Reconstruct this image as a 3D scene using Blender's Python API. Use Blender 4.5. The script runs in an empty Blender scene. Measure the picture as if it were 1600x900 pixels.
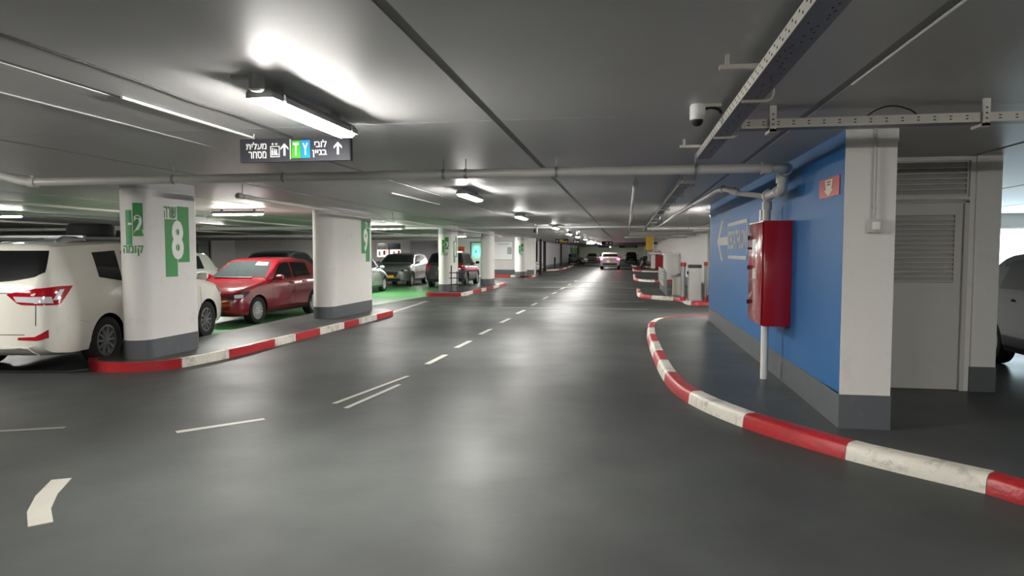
import bpy, bmesh, math, random
from mathutils import Vector, Matrix
from mathutils.bvhtree import BVHTree
random.seed(7)
SC = bpy.context.scene
COL = SC.collection

# ------------------------------------------------------------------ camera, world, exposure
cd = bpy.data.cameras.new('camera'); cam = bpy.data.objects.new('camera', cd); COL.objects.link(cam)
cd.sensor_width = 36.0; cd.lens = 36.0 * 1050.0 / 1600.0; cd.clip_end = 400; cd.clip_start = 0.05
cam.location = (0, 0, 1.62)
cam.rotation_euler = (math.radians(90 - 3.053), 0, math.radians(9.66))
SC.camera = cam
W = bpy.data.worlds.new('world'); SC.world = W; W.use_nodes = True
W.node_tree.nodes['Background'].inputs[0].default_value = (0.75, 0.85, 1, 1)
W.node_tree.nodes['Background'].inputs[1].default_value = 0.0
SC.view_settings.view_transform = 'Standard'; SC.view_settings.look = 'None'
SC.view_settings.gamma = 1; SC.view_settings.use_curve_mapping = False
SC.view_settings.exposure = 2.25
TUBE = 75.0         # radiance of the fluorescent diffusers
CEIL = 2.64          # underside of the slab over the near bays
CEIL2 = 2.57         # underside past the step in the slab
STEP_Y = 26.6
KERB = 0.12

# ------------------------------------------------------------------ materials
def lin(c):
    return tuple(((v / 255) / 12.92 if v <= 10 else ((v / 255 + 0.055) / 1.055) ** 2.4) for v in c)
MATS = {}
def mat(name, rgb, rough=0.5, metal=0.0, var=0.0, vscale=3.0, bump=0.0, bscale=60.0, spec=0.5, coat=0.0,
        emit=0.0, dirt=None, dirt_amt=0.0, dscale=2.0, rvar=0.0, stretch=None, trans=0.0, dlo=0.56):
    if name in MATS: return MATS[name]
    m = bpy.data.materials.new(name); m.use_nodes = True; nt = m.node_tree; N = nt.nodes; Lk = nt.links
    b = N['Principled BSDF']; c = lin(rgb) + (1,)
    b.inputs['Base Color'].default_value = c; b.inputs['Roughness'].default_value = rough
    b.inputs['Metallic'].default_value = metal; b.inputs['Specular IOR Level'].default_value = spec
    if coat: b.inputs['Coat Weight'].default_value = coat; b.inputs['Coat Roughness'].default_value = 0.06
    if trans: b.inputs['Transmission Weight'].default_value = trans
    if emit:
        b.inputs['Emission Color'].default_value = c; b.inputs['Emission Strength'].default_value = emit
    tc = N.new('ShaderNodeTexCoord'); out = tc.outputs['Object']
    if stretch:
        mp = N.new('ShaderNodeMapping'); mp.inputs['Scale'].default_value = stretch
        Lk.new(out, mp.inputs[0]); out2 = mp.outputs[0]
    else: out2 = out
    col = None
    if var:
        n = N.new('ShaderNodeTexNoise'); n.inputs['Scale'].default_value = vscale; n.inputs['Detail'].default_value = 6
        Lk.new(out, n.inputs[0])
        mr = N.new('ShaderNodeMapRange'); mr.inputs[3].default_value = 1 - var; mr.inputs[4].default_value = 1 + var
        mr.inputs[1].default_value = 0.0; mr.inputs[2].default_value = 0.7
        Lk.new(n.outputs[0], mr.inputs[0])
        mx = N.new('ShaderNodeVectorMath'); mx.operation = 'SCALE'; mx.inputs[0].default_value = c[:3]
        Lk.new(mr.outputs[0], mx.inputs['Scale']); col = mx.outputs[0]
    if dirt:
        n = N.new('ShaderNodeTexNoise'); n.inputs['Scale'].default_value = dscale; n.inputs['Detail'].default_value = 9
        n.inputs['Roughness'].default_value = 0.7; Lk.new(out, n.inputs[0])
        mr = N.new('ShaderNodeMapRange'); mr.inputs[1].default_value = dlo; mr.inputs[2].default_value = 0.7
        mr.inputs[4].default_value = dirt_amt; Lk.new(n.outputs[0], mr.inputs[0])
        mx = N.new('ShaderNodeMix'); mx.data_type = 'RGBA'; mx.inputs[6].default_value = c; mx.inputs[7].default_value = lin(dirt) + (1,)
        if col: Lk.new(col, mx.inputs[6])
        Lk.new(mr.outputs[0], mx.inputs[0]); col = mx.outputs[2]
    if col: Lk.new(col, b.inputs['Base Color'])
    if rvar:
        n = N.new('ShaderNodeTexNoise'); n.inputs['Scale'].default_value = 0.9; n.inputs['Detail'].default_value = 7
        Lk.new(out, n.inputs[0])
        mr = N.new('ShaderNodeMapRange'); mr.inputs[1].default_value = 0.0; mr.inputs[2].default_value = 0.7
        mr.inputs[3].default_value = max(rough - rvar, 0.02); mr.inputs[4].default_value = rough + rvar
        Lk.new(n.outputs[0], mr.inputs[0]); Lk.new(mr.outputs[0], b.inputs['Roughness'])
    if bump:
        n = N.new('ShaderNodeTexNoise'); n.inputs['Scale'].default_value = bscale; n.inputs['Detail'].default_value = 3
        Lk.new(out2, n.inputs[0])
        bp = N.new('ShaderNodeBump'); bp.inputs['Strength'].default_value = bump; bp.inputs['Distance'].default_value = 0.02
        Lk.new(n.outputs[0], bp.inputs['Height']); Lk.new(bp.outputs[0], b.inputs['Normal'])
    MATS[name] = m
    return m
M_FLOOR = mat('floor_epoxy', (68, 70, 69), 0.40, var=0.22, vscale=1.6, bump=0.06, bscale=9, rvar=0.08, spec=0.06)
M_WALK = mat('island_epoxy', (70, 73, 73), 0.34, var=0.2, vscale=1.5, bump=0.06, bscale=12, rvar=0.08, spec=0.14)
M_CEIL = mat('ceiling_paint', (192, 192, 192), 0.46, var=0.05, vscale=0.7, bump=0.16, bscale=1.0, stretch=(0.35, 5.0, 1), spec=0.28)
M_JOINT = mat('ceiling_joint', (140, 140, 139), 0.6)
M_WHITE = mat('wall_white', (222, 220, 216), 0.55, spec=0.25, var=0.03, bump=0.05, bscale=40, dirt=(150, 147, 140), dirt_amt=0.18, dscale=3.0)
M_WALLGREY = mat('wall_grey_paint', (176, 176, 180), 0.5, var=0.03)
M_CREAM = mat('wall_cream', (224, 228, 205), 0.5, var=0.03)
M_BASE = mat('base_grey', (88, 91, 95), 0.45, var=0.06, dirt=(150, 150, 148), dirt_amt=0.15, dscale=8)
M_BLUE = mat('wall_blue', (40, 104, 162), 0.5, spec=0.25, var=0.04, bump=0.05, bscale=30)
M_RED = mat('kerb_red', (168, 34, 40), 0.38, var=0.10, bump=0.25, bscale=22, dirt=(120, 40, 40), dirt_amt=0.6, dscale=5, dlo=0.52)
M_KWHITE = mat('kerb_white', (212, 207, 195), 0.45, var=0.10, bump=0.4, bscale=18, dirt=(96, 91, 83), dirt_amt=0.8, dscale=5, dlo=0.51)
M_LINE = mat('line_paint', (164, 161, 152), 0.5, var=0.10, dirt=(130, 128, 120), dirt_amt=0.4, dscale=5)
M_LINE_OLD = mat('worn_line_paint', (126, 126, 122), 0.45, dirt=(80, 82, 82), dirt_amt=0.9, dscale=6)
M_GREENF = mat('green_floor_paint', (80, 142, 84), 0.36, var=0.08, rvar=0.05)
M_GREEN = mat('sign_green', (44, 140, 66), 0.45)
M_SIGNW = mat('sign_white', (236, 236, 232), 0.45)
M_SIGND = mat('sign_dark', (62, 63, 68), 0.65, spec=0.2)
M_LIME = mat('sign_lime', (80, 186, 50), 0.4)
M_SKY = mat('sign_blue', (40, 146, 214), 0.4)
M_PIPE = mat('pipe_paint', (196, 194, 188), 0.35, var=0.05)
M_STEEL = mat('galvanised', (150, 152, 156), 0.4, metal=0.6, var=0.06)
M_TRAYW = mat('tray_paint', (206, 203, 194), 0.45, dirt=(150, 140, 124), dirt_amt=0.4, dscale=9)
M_TRAYG = mat('tray_grey', (128, 131, 138), 0.45, metal=0.3, dirt=(98, 98, 100), dirt_amt=0.4, dscale=6)
M_BLACK = mat('black_plastic', (24, 24, 26), 0.5)
M_RUBBER = mat('rubber', (26, 26, 27), 0.75)
M_HOUS = mat('fixture_housing', (150, 150, 148), 0.5)
M_TUBE = mat('tube_diffuser', (255, 252, 246), 0.5, emit=TUBE)
M_CAB = mat('cabinet_red', (168, 22, 40), 0.16, coat=0.5, bump=0.08, bscale=4)
M_DOOR = mat('door_grey', (196, 194, 190), 0.45, var=0.02)
M_PLAST = mat('plastic_grey', (190, 190, 188), 0.5)
M_GLASSD = mat('car_glass', (16, 18, 20), 0.06, spec=0.6)
M_GLASSW = mat('windscreen_glass', (44, 50, 50), 0.06, spec=0.7)
M_RIM = mat('alloy', (196, 198, 200), 0.3, metal=0.15)
M_RIMD = mat('alloy_dark', (120, 121, 122), 0.35, metal=0.15)
M_LAMPC = mat('lamp_clear', (214, 216, 220), 0.08, spec=0.8)
M_LAMPR = mat('lamp_red', (170, 14, 30), 0.1, spec=0.8)
M_BRAKE = mat('brake_lit', (255, 40, 90), 0.3, emit=9.0)
M_YPLATE = mat('plate_yellow', (236, 176, 28), 0.4)
M_CHROME = mat('chrome', (220, 222, 224), 0.12, metal=1.0)
M_YELLOW = mat('yellow_paint', (214, 170, 52), 0.5)
M_EXIT = mat('exit_green', (60, 220, 180), 0.4, emit=2.0)
M_ORANGE = mat('orange_panel', (226, 92, 60), 0.5)
M_DAY = mat('daylit_pane', (214, 236, 246), 0.3, emit=2.2)
M_TEAL = mat('teal_pane', (120, 208, 206), 0.3, emit=1.2)
M_SHOP = mat('shop_pane', (236, 220, 205), 0.25, emit=0.9)
M_SHOPD = mat('dark_pane', (74, 80, 92), 0.15)
M_BOXG = mat('machine_grey', (168, 168, 164), 0.45)
PAINT = lambda n, c, met=0.0: mat(n, c, 0.22, metal=met, coat=0.8, spec=0.5)
P_WHITE = mat('car_white', (232, 229, 218), 0.25, coat=0.7, dirt=(176, 170, 156), dirt_amt=0.18, dscale=4)
P_RED = PAINT('car_red', (122, 6, 26), 0.1); P_SILV = PAINT('car_silver', (176, 180, 178), 0.5)
P_GREY = PAINT('car_grey', (138, 142, 140), 0.4); P_DARK = PAINT('car_dark', (30, 36, 42)); P_CHAR = PAINT('car_charcoal', (46, 44, 50))
P_PALE = PAINT('car_pale', (220, 206, 210)); P_WH2 = PAINT('car_white_clean', (228, 228, 226)); P_MAR = PAINT('car_maroon', (96, 20, 40))

# ------------------------------------------------------------------ mesh helpers
class MB:
    def __init__(s): s.v = []; s.f = []
    def add(s, vs, fs):
        o = len(s.v); s.v += [tuple(p) for p in vs]; s.f += [tuple(i + o for i in f) for f in fs]; return s
    def box(s, x0, x1, y0, y1, z0, z1):
        v = [(x, y, z) for z in (z0, z1) for y in (y0, y1) for x in (x0, x1)]
        return s.add(v, [(0, 2, 3, 1), (4, 5, 7, 6), (0, 1, 5, 4), (2, 6, 7, 3), (0, 4, 6, 2), (1, 3, 7, 5)])
    def obox(s, c, ux, uy, uz):
        c, ux, uy, uz = map(Vector, (c, ux, uy, uz))
        v = [c + a * ux + b * uy + d * uz for d in (-1, 1) for b in (-1, 1) for a in (-1, 1)]
        return s.add(v, [(0, 2, 3, 1), (4, 5, 7, 6), (0, 1, 5, 4), (2, 6, 7, 3), (0, 4, 6, 2), (1, 3, 7, 5)])
    def prism(s, poly, z0, z1):
        n = len(poly)
        v = [(x, y, z0) for x, y in poly] + [(x, y, z1) for x, y in poly]
        return s.add(v, [tuple(range(n))[::-1], tuple(range(n, 2 * n))] + [(i, (i + 1) % n, n + (i + 1) % n, n + i) for i in range(n)])
    def tube(s, pts, r, n=10, caps=True):
        pts = [Vector(p) for p in pts]; rings = []; prev = None
        for i, p in enumerate(pts):
            if i == 0: t = pts[1] - p
            elif i == len(pts) - 1: t = p - pts[-2]
            else: t = (pts[i + 1] - p).normalized() + (p - pts[i - 1]).normalized()
            t.normalize()
            if prev is None: a = t.orthogonal().normalized()
            else: a = (prev - t * prev.dot(t)).normalized()
            prev = a; b = t.cross(a)
            rr = r[i] if isinstance(r, (list, tuple)) else r
            rings.append([p + rr * (math.cos(k * 2 * math.pi / n) * a + math.sin(k * 2 * math.pi / n) * b) for k in range(n)])
        v = [q for R in rings for q in R]; f = []
        for i in range(len(rings) - 1):
            for k in range(n): f.append((i * n + k, i * n + (k + 1) % n, (i + 1) * n + (k + 1) % n, (i + 1) * n + k))
        if caps: f.append(tuple(range(n))[::-1]); f.append(tuple(range((len(rings) - 1) * n, len(rings) * n)))
        return s.add(v, f)
    def lathe(s, prof, axis='z', n=20, c=(0, 0, 0), caps=True):
        v = []
        for r, h in prof:
            for k in range(n):
                a = k * 2 * math.pi / n; x, y = r * math.cos(a), r * math.sin(a)
                p = {'z': (x, y, h), 'y': (x, h, y), 'x': (h, x, y)}[axis]
                v.append((p[0] + c[0], p[1] + c[1], p[2] + c[2]))
        f = [(i * n + k, i * n + (k + 1) % n, (i + 1) * n + (k + 1) % n, (i + 1) * n + k) for i in range(len(prof) - 1) for k in range(n)]
        if caps and prof[0][0] > 1e-5: f.append(tuple(range(n))[::-1])
        if caps and prof[-1][0] > 1e-5: f.append(tuple(range((len(prof) - 1) * n, len(prof) * n)))
        return s.add(v, f)
    def mesh(s, name):
        me = bpy.data.meshes.new(name); me.from_pydata(s.v, [], s.f)
        bm = bmesh.new(); bm.from_mesh(me)
        bmesh.ops.remove_doubles(bm, verts=bm.verts, dist=1e-5)
        bmesh.ops.recalc_face_normals(bm, faces=bm.faces); bm.to_mesh(me); bm.free()
        return me
def ob(name, shape, m, parent=None, smooth=False, bevel=0.0, kind=None, label=None, cat=None, group=None, ang=40):
    me = shape.mesh(name) if isinstance(shape, MB) else shape
    if bevel:
        bm = bmesh.new(); bm.from_mesh(me)
        es = [e for e in bm.edges if len(e.link_faces) == 2 and e.calc_face_angle(0) > 0.5]
        bmesh.ops.bevel(bm, geom=es, offset=bevel, segments=2, profile=0.5, affect='EDGES', clamp_overlap=True)
        bm.to_mesh(me); bm.free(); smooth = True
    if smooth:
        me.shade_smooth(); me.set_sharp_from_angle(angle=math.radians(ang))
    if m and not me.materials: me.materials.append(m)
    o = bpy.data.objects.new(name, me); COL.objects.link(o)
    if parent: o.parent = parent
    return tag(o, label, cat, group, kind)
def tag(o, label=None, cat=None, group=None, kind=None):
    if label: o['label'] = label
    if cat: o['category'] = cat
    if group: o['group'] = group
    if kind: o['kind'] = kind
    return o
def thing(name, loc=(0, 0, 0), rz=0.0, label=None, cat=None, group=None, kind=None):
    o = bpy.data.objects.new(name, None); COL.objects.link(o); o.empty_display_size = 0.2
    o.location = loc; o.rotation_euler = (0, 0, rz)
    return tag(o, label, cat, group, kind)
def dup(root, loc, rz=None, label=None):
    r = root.copy(); COL.objects.link(r); r.location = loc
    if rz is not None: r.rotation_euler = (0, 0, rz)
    if label: r['label'] = label
    for ch in list(root.children):
        c = ch.copy(); COL.objects.link(c); c.parent = r
        for g in list(ch.children):
            d = g.copy(); COL.objects.link(d); d.parent = c
    return r
def bx(x0, x1, y0, y1, z0, z1): return MB().box(x0, x1, y0, y1, z0, z1)
def text_mesh(txt, size, bold=0.0, align='CENTER', width=None, height=None, depth=0.002):
    """flat lettering in the XZ plane facing -Y, centred on the origin"""
    cu = bpy.data.curves.new('lettering', 'FONT'); cu.body = txt; cu.size = size; cu.offset = bold; cu.extrude = depth
    cu.align_x = align; cu.resolution_u = 3
    o = bpy.data.objects.new('lettering', cu); COL.objects.link(o)
    dg = bpy.context.evaluated_depsgraph_get(); me = bpy.data.meshes.new_from_object(o.evaluated_get(dg))
    bpy.data.objects.remove(o); me.name = 'lettering'
    if not len(me.vertices): return me
    xs = [v.co.x for v in me.vertices]; ys = [v.co.y for v in me.vertices]
    cx, cy = (min(xs) + max(xs)) / 2, (min(ys) + max(ys)) / 2; w, h = max(xs) - min(xs), max(ys) - min(ys)
    kx = width / w if width else (height / h if height else 1); ky = height / h if height else kx
    for v in me.vertices:
        x, y, z = v.co; v.co = ((x - cx) * kx, -z, (y - cy) * ky)
    return me
def put_text(name, txt, m, parent, loc, rz, **kw):
    me = text_mesh(txt, 0.2, **kw); me.transform(Matrix.Translation(loc) @ Matrix.Rotation(rz, 4, 'Z'))
    return ob(name, me, m, parent)
def heb(s): return s[::-1]
def smooth_path(pts, n=8):
    pts = [Vector(p) for p in pts]; out = []
    P = [pts[0] * 2 - pts[1]] + pts + [pts[-1] * 2 - pts[-2]]
    for i in range(1, len(P) - 2):
        for k in range(n):
            t = k / n; a, b, c, d = P[i - 1], P[i], P[i + 1], P[i + 2]
            out.append(0.5 * ((2 * b) + (c - a) * t + (2 * a - 5 * b + 4 * c - d) * t * t + (3 * b - a - 3 * c + d) * t ** 3))
    out.append(pts[-1]); return out

# ------------------------------------------------------------------ floor
floor = ob('floor', bx(-36, 12, -10, 120, -0.1, 0), M_FLOOR, kind='structure')
tag(floor, 'dark grey glossy epoxy garage floor')
ob('bay_paint', MB().prism([(-13.2, 11.8), (-7.7, 11.8), (-8.0, 17.3), (-7.55, 19.6), (-7.2, 24.0), (-7.4, 31.5), (-13.2, 31.5)], 0.0, 0.004), M_GREENF, floor)
def strip(a, b, w, m=M_LINE, name='lane_dash', z=0.005):
    a, b = Vector(a), Vector(b); d = (b - a).normalized(); n = Vector((-d.y, d.x)) * w / 2
    ob(name, MB().prism([a + n, a - n, b - n, b + n], 0.0, z), m, floor)
arc = [Vector(p) for p in ((-3.42, 3.39), (-3.62, 3.58), (-3.80, 3.82), (-3.96, 4.11))]
nn = []
for i, p in enumerate(arc):
    d = (arc[min(i + 1, 3)] - arc[max(i - 1, 0)]).normalized(); nn.append(Vector((-d.y, d.x)) * 0.062)
ob('lane_dash', MB().prism([p + q for p, q in zip(arc, nn)] + [p - q for p, q in zip(arc[::-1], nn[::-1])], 0, 0.005), M_LINE, floor)
strip((-3.98, 5.38), (-3.45, 5.95), 0.07); strip((-3.07, 6.70), (-2.80, 8.36), 0.055); strip((-2.86, 6.52), (-2.72, 7.8), 0.055)
for y0, y1 in ((9.3, 10.2), (11.0, 11.9), (12.9, 13.8), (15.1, 16.1), (17.4, 18.5), (20.2, 21.2), (23, 24.2), (26, 27.2), (29.2, 30.6), (33, 34.5), (37, 38.5)):
    strip((-2.83, y0), (-2.80, y1), 0.09)
strip((-6.15, 16.6), (-6.5, 21.4), 0.14, M_LINE); strip((-8.6, 20.2), (-6.3, 21.1), 0.12, M_LINE_OLD)
strip((-7.68, 11.4), (-8.0, 17.3), 0.13); strip((-7.9, 20.4), (-7.25, 23.7), 0.12)
strip((-8.9, 7.7), (-7.45, 7.93), 0.06, M_LINE_OLD); strip((-7.45, 7.93), (-7.25, 8.3), 0.06, M_LINE_OLD)
strip((-5.9, 5.0), (-5.1, 5.35), 0.05, M_LINE_OLD, 'scuff_mark'); strip((-5.6, 4.75), (-5.2, 4.75), 0.05, M_LINE_OLD, 'scuff_mark')
for y in (19.3, 22.2, 30.6, 36.2): strip((-5.5, y), (0.6, y + 0.1), 0.10, M_LINE_OLD, 'crossing_line')
strip((4.6, 8.6), (4.6, 14), 0.1)

# ------------------------------------------------------------------ islands and painted kerbs
def kerb(name, pts, bounds, first_red, side, label, w=0.15, h=0.13):
    """pts: outer foot of the kerb; stones laid end to end; side=+1 puts the kerb body left of the path"""
    root = thing(name, (pts[0][0], pts[0][1], 0), kind='structure', label=label); O = Vector((pts[0][0], pts[0][1]))
    P = smooth_path([(p[0], p[1]) for p in pts], 10); acc = [0]
    for i in range(1, len(P)): acc.append(acc[-1] + (P[i] - P[i - 1]).length)
    T = acc[-1]
    def at(s):
        s = min(max(s, 0), T); i = 1
        while i < len(P) - 1 and acc[i] < s: i += 1
        k = (s - acc[i - 1]) / max(acc[i] - acc[i - 1], 1e-6); p = P[i - 1].lerp(P[i], k); t = (P[i] - P[i - 1]).normalized()
        return p, Vector((-t.y, t.x)) * side
    if isinstance(bounds, (int, float)):
        n = max(1, round(T / bounds)); bounds = [T * i / n for i in range(n + 1)]
    else: bounds = [b for b in bounds if b < T] + [T]
    red = first_red
    for a, b in zip(bounds, bounds[1:]):
        n = max(2, int((b - a) / 0.09)); V = []; F = []
        prof = [(0, 0), (0.012, h - 0.035), (0.035, h - 0.008), (0.06, h), (w, h), (w, 0)]
        g = 0.002
        for i in range(n + 1):
            p, nr = at(a + g + (b - a - 2 * g) * i / n)
            j = random.uniform(-0.002, 0.002)
            for q, z in prof: V.append((p.x + nr.x * q - O.x, p.y + nr.y * q - O.y, z + (j if 0 < z else 0)))
        k = len(prof)
        for i in range(n):
            for q in range(k): F.append((i * k + q, i * k + (q + 1) % k, (i + 1) * k + (q + 1) % k, (i + 1) * k + q))
        F.append(tuple(range(k))); F.append(tuple(range(n * k, n * k + k))[::-1])
        ob('kerb_stone', MB().add(V, F), M_RED if red else M_KWHITE, root, smooth=True, ang=50)
        red = not red
    return [(p.x, p.y) for p in P]
def inset_poly(poly, d, side):
    out = []
    for i, p in enumerate(poly):
        a = Vector(poly[max(i - 1, 0)]); b = Vector(poly[min(i + 1, len(poly) - 1)]); t = (b - a).normalized()
        out.append((p[0] - t.y * side * d, p[1] + t.x * side * d))
    return out
# right island (inside lies to the right of the path going away from the camera -> side -1)
kr = [(4.6, 3.2), (3.4, 3.95), (2.523, 4.711), (2.388, 4.897), (1.698, 5.542), (1.071, 6.41), (0.665, 7.358), (0.488, 8.395), (0.41, 10.406), (0.40, 13.3), (0.55, 15.1), (0.95, 16.0), (1.8, 16.4), (2.9, 16.5)]
def arclen(pts, upto):
    P = smooth_path(pts, 10); s = 0; best = (1e9, 0)
    for i in range(len(P)):
        if i: s += (P[i] - P[i - 1]).length
        d = (P[i] - Vector(upto)).length
        if d < best[0]: best = (d, s)
    return best[1]
bs = [0, 1.2] + [arclen(kr, q) for q in ((2.388, 4.897), (1.698, 5.542), (1.071, 6.41), (0.665, 7.358), (0.478, 8.6), (0.44, 9.5), (0.41, 10.4))]
while bs[-1] < 14: bs.append(bs[-1] + 1.05)
edge = kerb('kerb_right', kr, bs, False, -1, 'red and white painted kerb curving round the blue wall')
ob('walkway_right', MB().prism(inset_poly(edge, 0.13, -1) + [(2.9, 26), (12, 26), (12, 3.2)], 0.0, KERB), M_WALK, kind='structure')
kl = [(-7.45, 8.75), (-7.30, 8.30), (-6.95, 8.10), (-6.55, 8.18), (-6.28, 8.50), (-6.13, 9.36), (-6.10, 10.5), (-6.06, 12.3), (-6.04, 14.2), (-6.03, 16.4)]
bs = [0] + [arclen(kl, q) for q in ((-6.28, 8.5), (-6.13, 9.36), (-6.114, 10.685), (-6.07, 11.33), (-6.06, 12.3), (-6.06, 13.42), (-6.04, 14.2), (-6.03, 15.2))]
edge = kerb('kerb_left', kl, bs, True, -1, 'red and white kerb beside the column marked 8')
ob('walkway_left', MB().prism(inset_poly(edge, 0.13, -1) + [(-6.3, 17.0), (-7.7, 17.0), (-7.4, 10)], 0.0, KERB), M_WALK, kind='structure')
kl2 = [(-7.3, 24.6), (-7.2, 24.1), (-6.85, 23.85), (-6.3, 23.9), (-6.04, 24.3), (-6.03, 25.5), (-5.95, 28), (-5.93, 32.2)]
bs = [0] + [arclen(kl2, q) for q in ((-6.04, 24.0), (-6.03, 25.5), (-5.98, 26.8), (-5.95, 27.8), (-5.94, 29.2), (-5.93, 30.4))]
edge = kerb('kerb_left_middle', kl2, bs, True, -1, 'red and white kerb round the column with a metal rack')
ob('walkway_left_middle', MB().prism(inset_poly(edge, 0.13, -1) + [(-7.0, 32.4), (-7.2, 28)], 0.0, KERB), M_WALK, kind='structure')
kl3 = [(-11.0, 43.6), (-9, 43.5), (-7.2, 43.2), (-6.3, 42.2), (-6.1, 43.4), (-6.1, 45.4)]
edge = kerb('kerb_left_end', kl3, 1.3, True, -1, 'red and white kerb under the white end wall')
ob('walkway_left_end', MB().prism(inset_poly(edge, 0.13, -1) + [(-11, 45.4)], 0.0, KERB), M_WALK, kind='structure')
kl4 = [(-7.4, 57.5), (-6.4, 58.5), (-6.0, 63), (-6.2, 76), (-6.8, 88)]
edge = kerb('kerb_left_far', kl4, 3.0, False, -1, 'long pale kerb along the far panelled wall')
ob('walkway_left_far', MB().prism(inset_poly(edge, 0.13, -1) + [(-7.6, 88), (-7.6, 57.5)], 0.0, KERB), M_WALK, kind='structure')
def right_island(pts, n, lab, red, back):
    e = kerb('kerb_gate', pts, n, red, -1, lab)
    ob('gate_island', MB().prism(inset_poly(e, 0.13, -1) + back, 0.0, KERB), M_WALK, kind='structure')
right_island([(2.9, 21.05), (2.42, 21.05), (1.9, 21.15), (1.7, 22.7), (1.1, 23.4), (0.55, 24.2), (0.40, 25.6), (0.42, 28.5)], 0.95, 'red and white kerb under the barrier machines', True, [(0.7, 29), (2.9, 29)])
right_island([(2.9, 36.6), (1.9, 36.9), (0.9, 37.6), (0.46, 39.4), (0.45, 43), (0.46, 47)], 1.5, 'red and white kerb below the red panel on a post', True, [(0.8, 48), (2.9, 48)])
right_island([(2.9, 54.6), (1.7, 55.4), (0.8, 56.5), (0.55, 59), (0.55, 66)], 2.0, 'red and white kerb next to the parked scooter', False, [(0.9, 67), (2.9, 67)])
right_island([(2.9, 73), (1.3, 74.5), (0.6, 77.5), (0.6, 86)], 2.6, 'farthest red and white kerb before the end wall', True, [(0.9, 87), (2.9, 87)])

# ------------------------------------------------------------------ ceiling of precast planks
ceil = ob('ceiling', bx(-36, 12, -10, 120, CEIL + 0.007, CEIL + 0.3), M_JOINT, kind='structure')
tag(ceil, 'grey painted slab ceiling of long planks with recessed joints')
xs = [1.31 + 2.31 * k for k in range(-17, 6)]
for i in range(len(xs) - 1):
    for y0, y1 in ((-10, 5.17), (5.18, STEP_Y)):
        ob('ceiling_plank', bx(xs[i] + 0.03, xs[i + 1] - 0.03, y0, y1, CEIL, CEIL + 0.01), M_CEIL, ceil)
    ob('ceiling_plank', bx(xs[i] + 0.03, xs[i + 1] - 0.03, STEP_Y, 120, CEIL2, CEIL + 0.03), M_CEIL, ceil)
tag(ob('ceiling_step', bx(-36, 12, STEP_Y + 0.002, STEP_Y + 0.2, CEIL2 - 0.002, CEIL + 0.02), M_CEIL, ceil))

# ------------------------------------------------------------------ right block: blue wall, corner column, plant-room door
BX, BY0, BY1 = 1.80, 6.06, 15.32
wr = ob('wall_right', bx(BX, BX + 0.25, BY0 + 0.012, BY1, KERB - 0.02, CEIL + 0.005), M_BLUE, kind='structure', label='bright blue painted wall with a white arrow')
ob('baseboard_right', bx(BX - 0.006, BX + 0.02, BY0 + 0.43, BY1 + 0.006, KERB - 0.02, 0.41), M_BASE, kind='structure')
wc = ob('wall_corner', bx(BX, 2.20, BY0, BY0 + 0.42, KERB - 0.02, CEIL + 0.005), M_WHITE, kind='structure', label='white corner pier with a switch box beside the blue wall')
ob('corner_paint', bx(BX - 0.003, BX, BY0 + 0.012, BY0 + 0.5, 0.42, CEIL), M_BLUE, wc)
ob('pier_top_shading', bx(BX + 0.004, 2.206, BY0 - 0.006, BY0 + 0.43, CEIL - 0.11, CEIL + 0.004), M_WHITE, wc)  # slightly raised band standing for the shading at the top of the pier
ob('baseboard_corner', bx(BX - 0.006, 2.206, BY0 - 0.007, BY0 + 0.43, KERB - 0.02, 0.41), M_BASE, kind='structure')
ob('wall_right_side', bx(2.0, 2.20, BY0 + 0.42, 7.9, KERB - 0.02, CEIL), M_WHITE, kind='structure')
ob('wall_plant_room', MB().box(2.2, 2.62, 7.9, 8.1, KERB - 0.02, CEIL).box(3.60, 3.66, 7.92, 8.1, KERB - 0.02, CEIL).box(2.62, 3.6, 7.92, 8.1, 2.16, 2.21).box(2.62, 3.6, 7.92, 8.1, 2.60, CEIL), M_WHITE, kind='structure')
wp = ob('wall_pier', bx(3.655, 3.90, 7.90, 8.3, KERB - 0.02, CEIL), M_WHITE, kind='structure', label='narrow white pier right of the louvred grey door')
ob('baseboard_pier', bx(3.65, 3.906, 7.893, 8.306, KERB - 0.02, 0.39), M_BASE, kind='structure')
ob('wall_block_back', bx(2.05, 3.9, BY1 - 0.25, BY1, KERB - 0.02, CEIL), M_WHITE, kind='structure')
ob('wall_block_side', bx(3.7, 3.9, 8.3, BY1, KERB - 0.02, CEIL), M_WHITE, kind='structure')
d1 = thing('door_1', (2.62, 7.93, KERB), kind='structure', label='grey steel door with a louvred upper half')
ob('door_leaf', MB().box(0, 0.86, 0.03, 0.07, 0.005, 1.17).box(0, 0.16, 0.03, 0.07, 1.17, 2.03).box(0.86, 0.94, 0.03, 0.07, 0.005, 2.03).box(0.16, 0.86, 0.03, 0.07, 1.90, 2.03), M_DOOR, d1)
ob('door_frame', MB().box(0.94, 0.985, -0.01, 0.1, 0, 2.05).box(0, 0.985, -0.01, 0.1, 2.03, 2.07), M_DOOR, d1)
ob('louvre_frame', MB().box(0.14, 0.88, 0.018, 0.03, 1.14, 1.17).box(0.14, 0.88, 0.018, 0.03, 1.90, 1.93).box(0.86, 0.885, 0.018, 0.03, 1.17, 1.90).box(0.14, 0.165, 0.018, 0.03, 1.17, 1.9), M_DOOR, d1)
sl = MB().add([(0.16, 0.02, 0), (0.86, 0.02, 0), (0.86, 0.065, 0.05), (0.16, 0.065, 0.05), (0.16, 0.02, 0.008), (0.86, 0.02, 0.008), (0.86, 0.065, 0.058), (0.16, 0.065, 0.058)],
              [(0, 1, 2, 3), (4, 5, 6, 7), (0, 1, 5, 4), (1, 2, 6, 5), (2, 3, 7, 6), (3, 0, 4, 7)]).mesh('louvre_slat')
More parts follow.
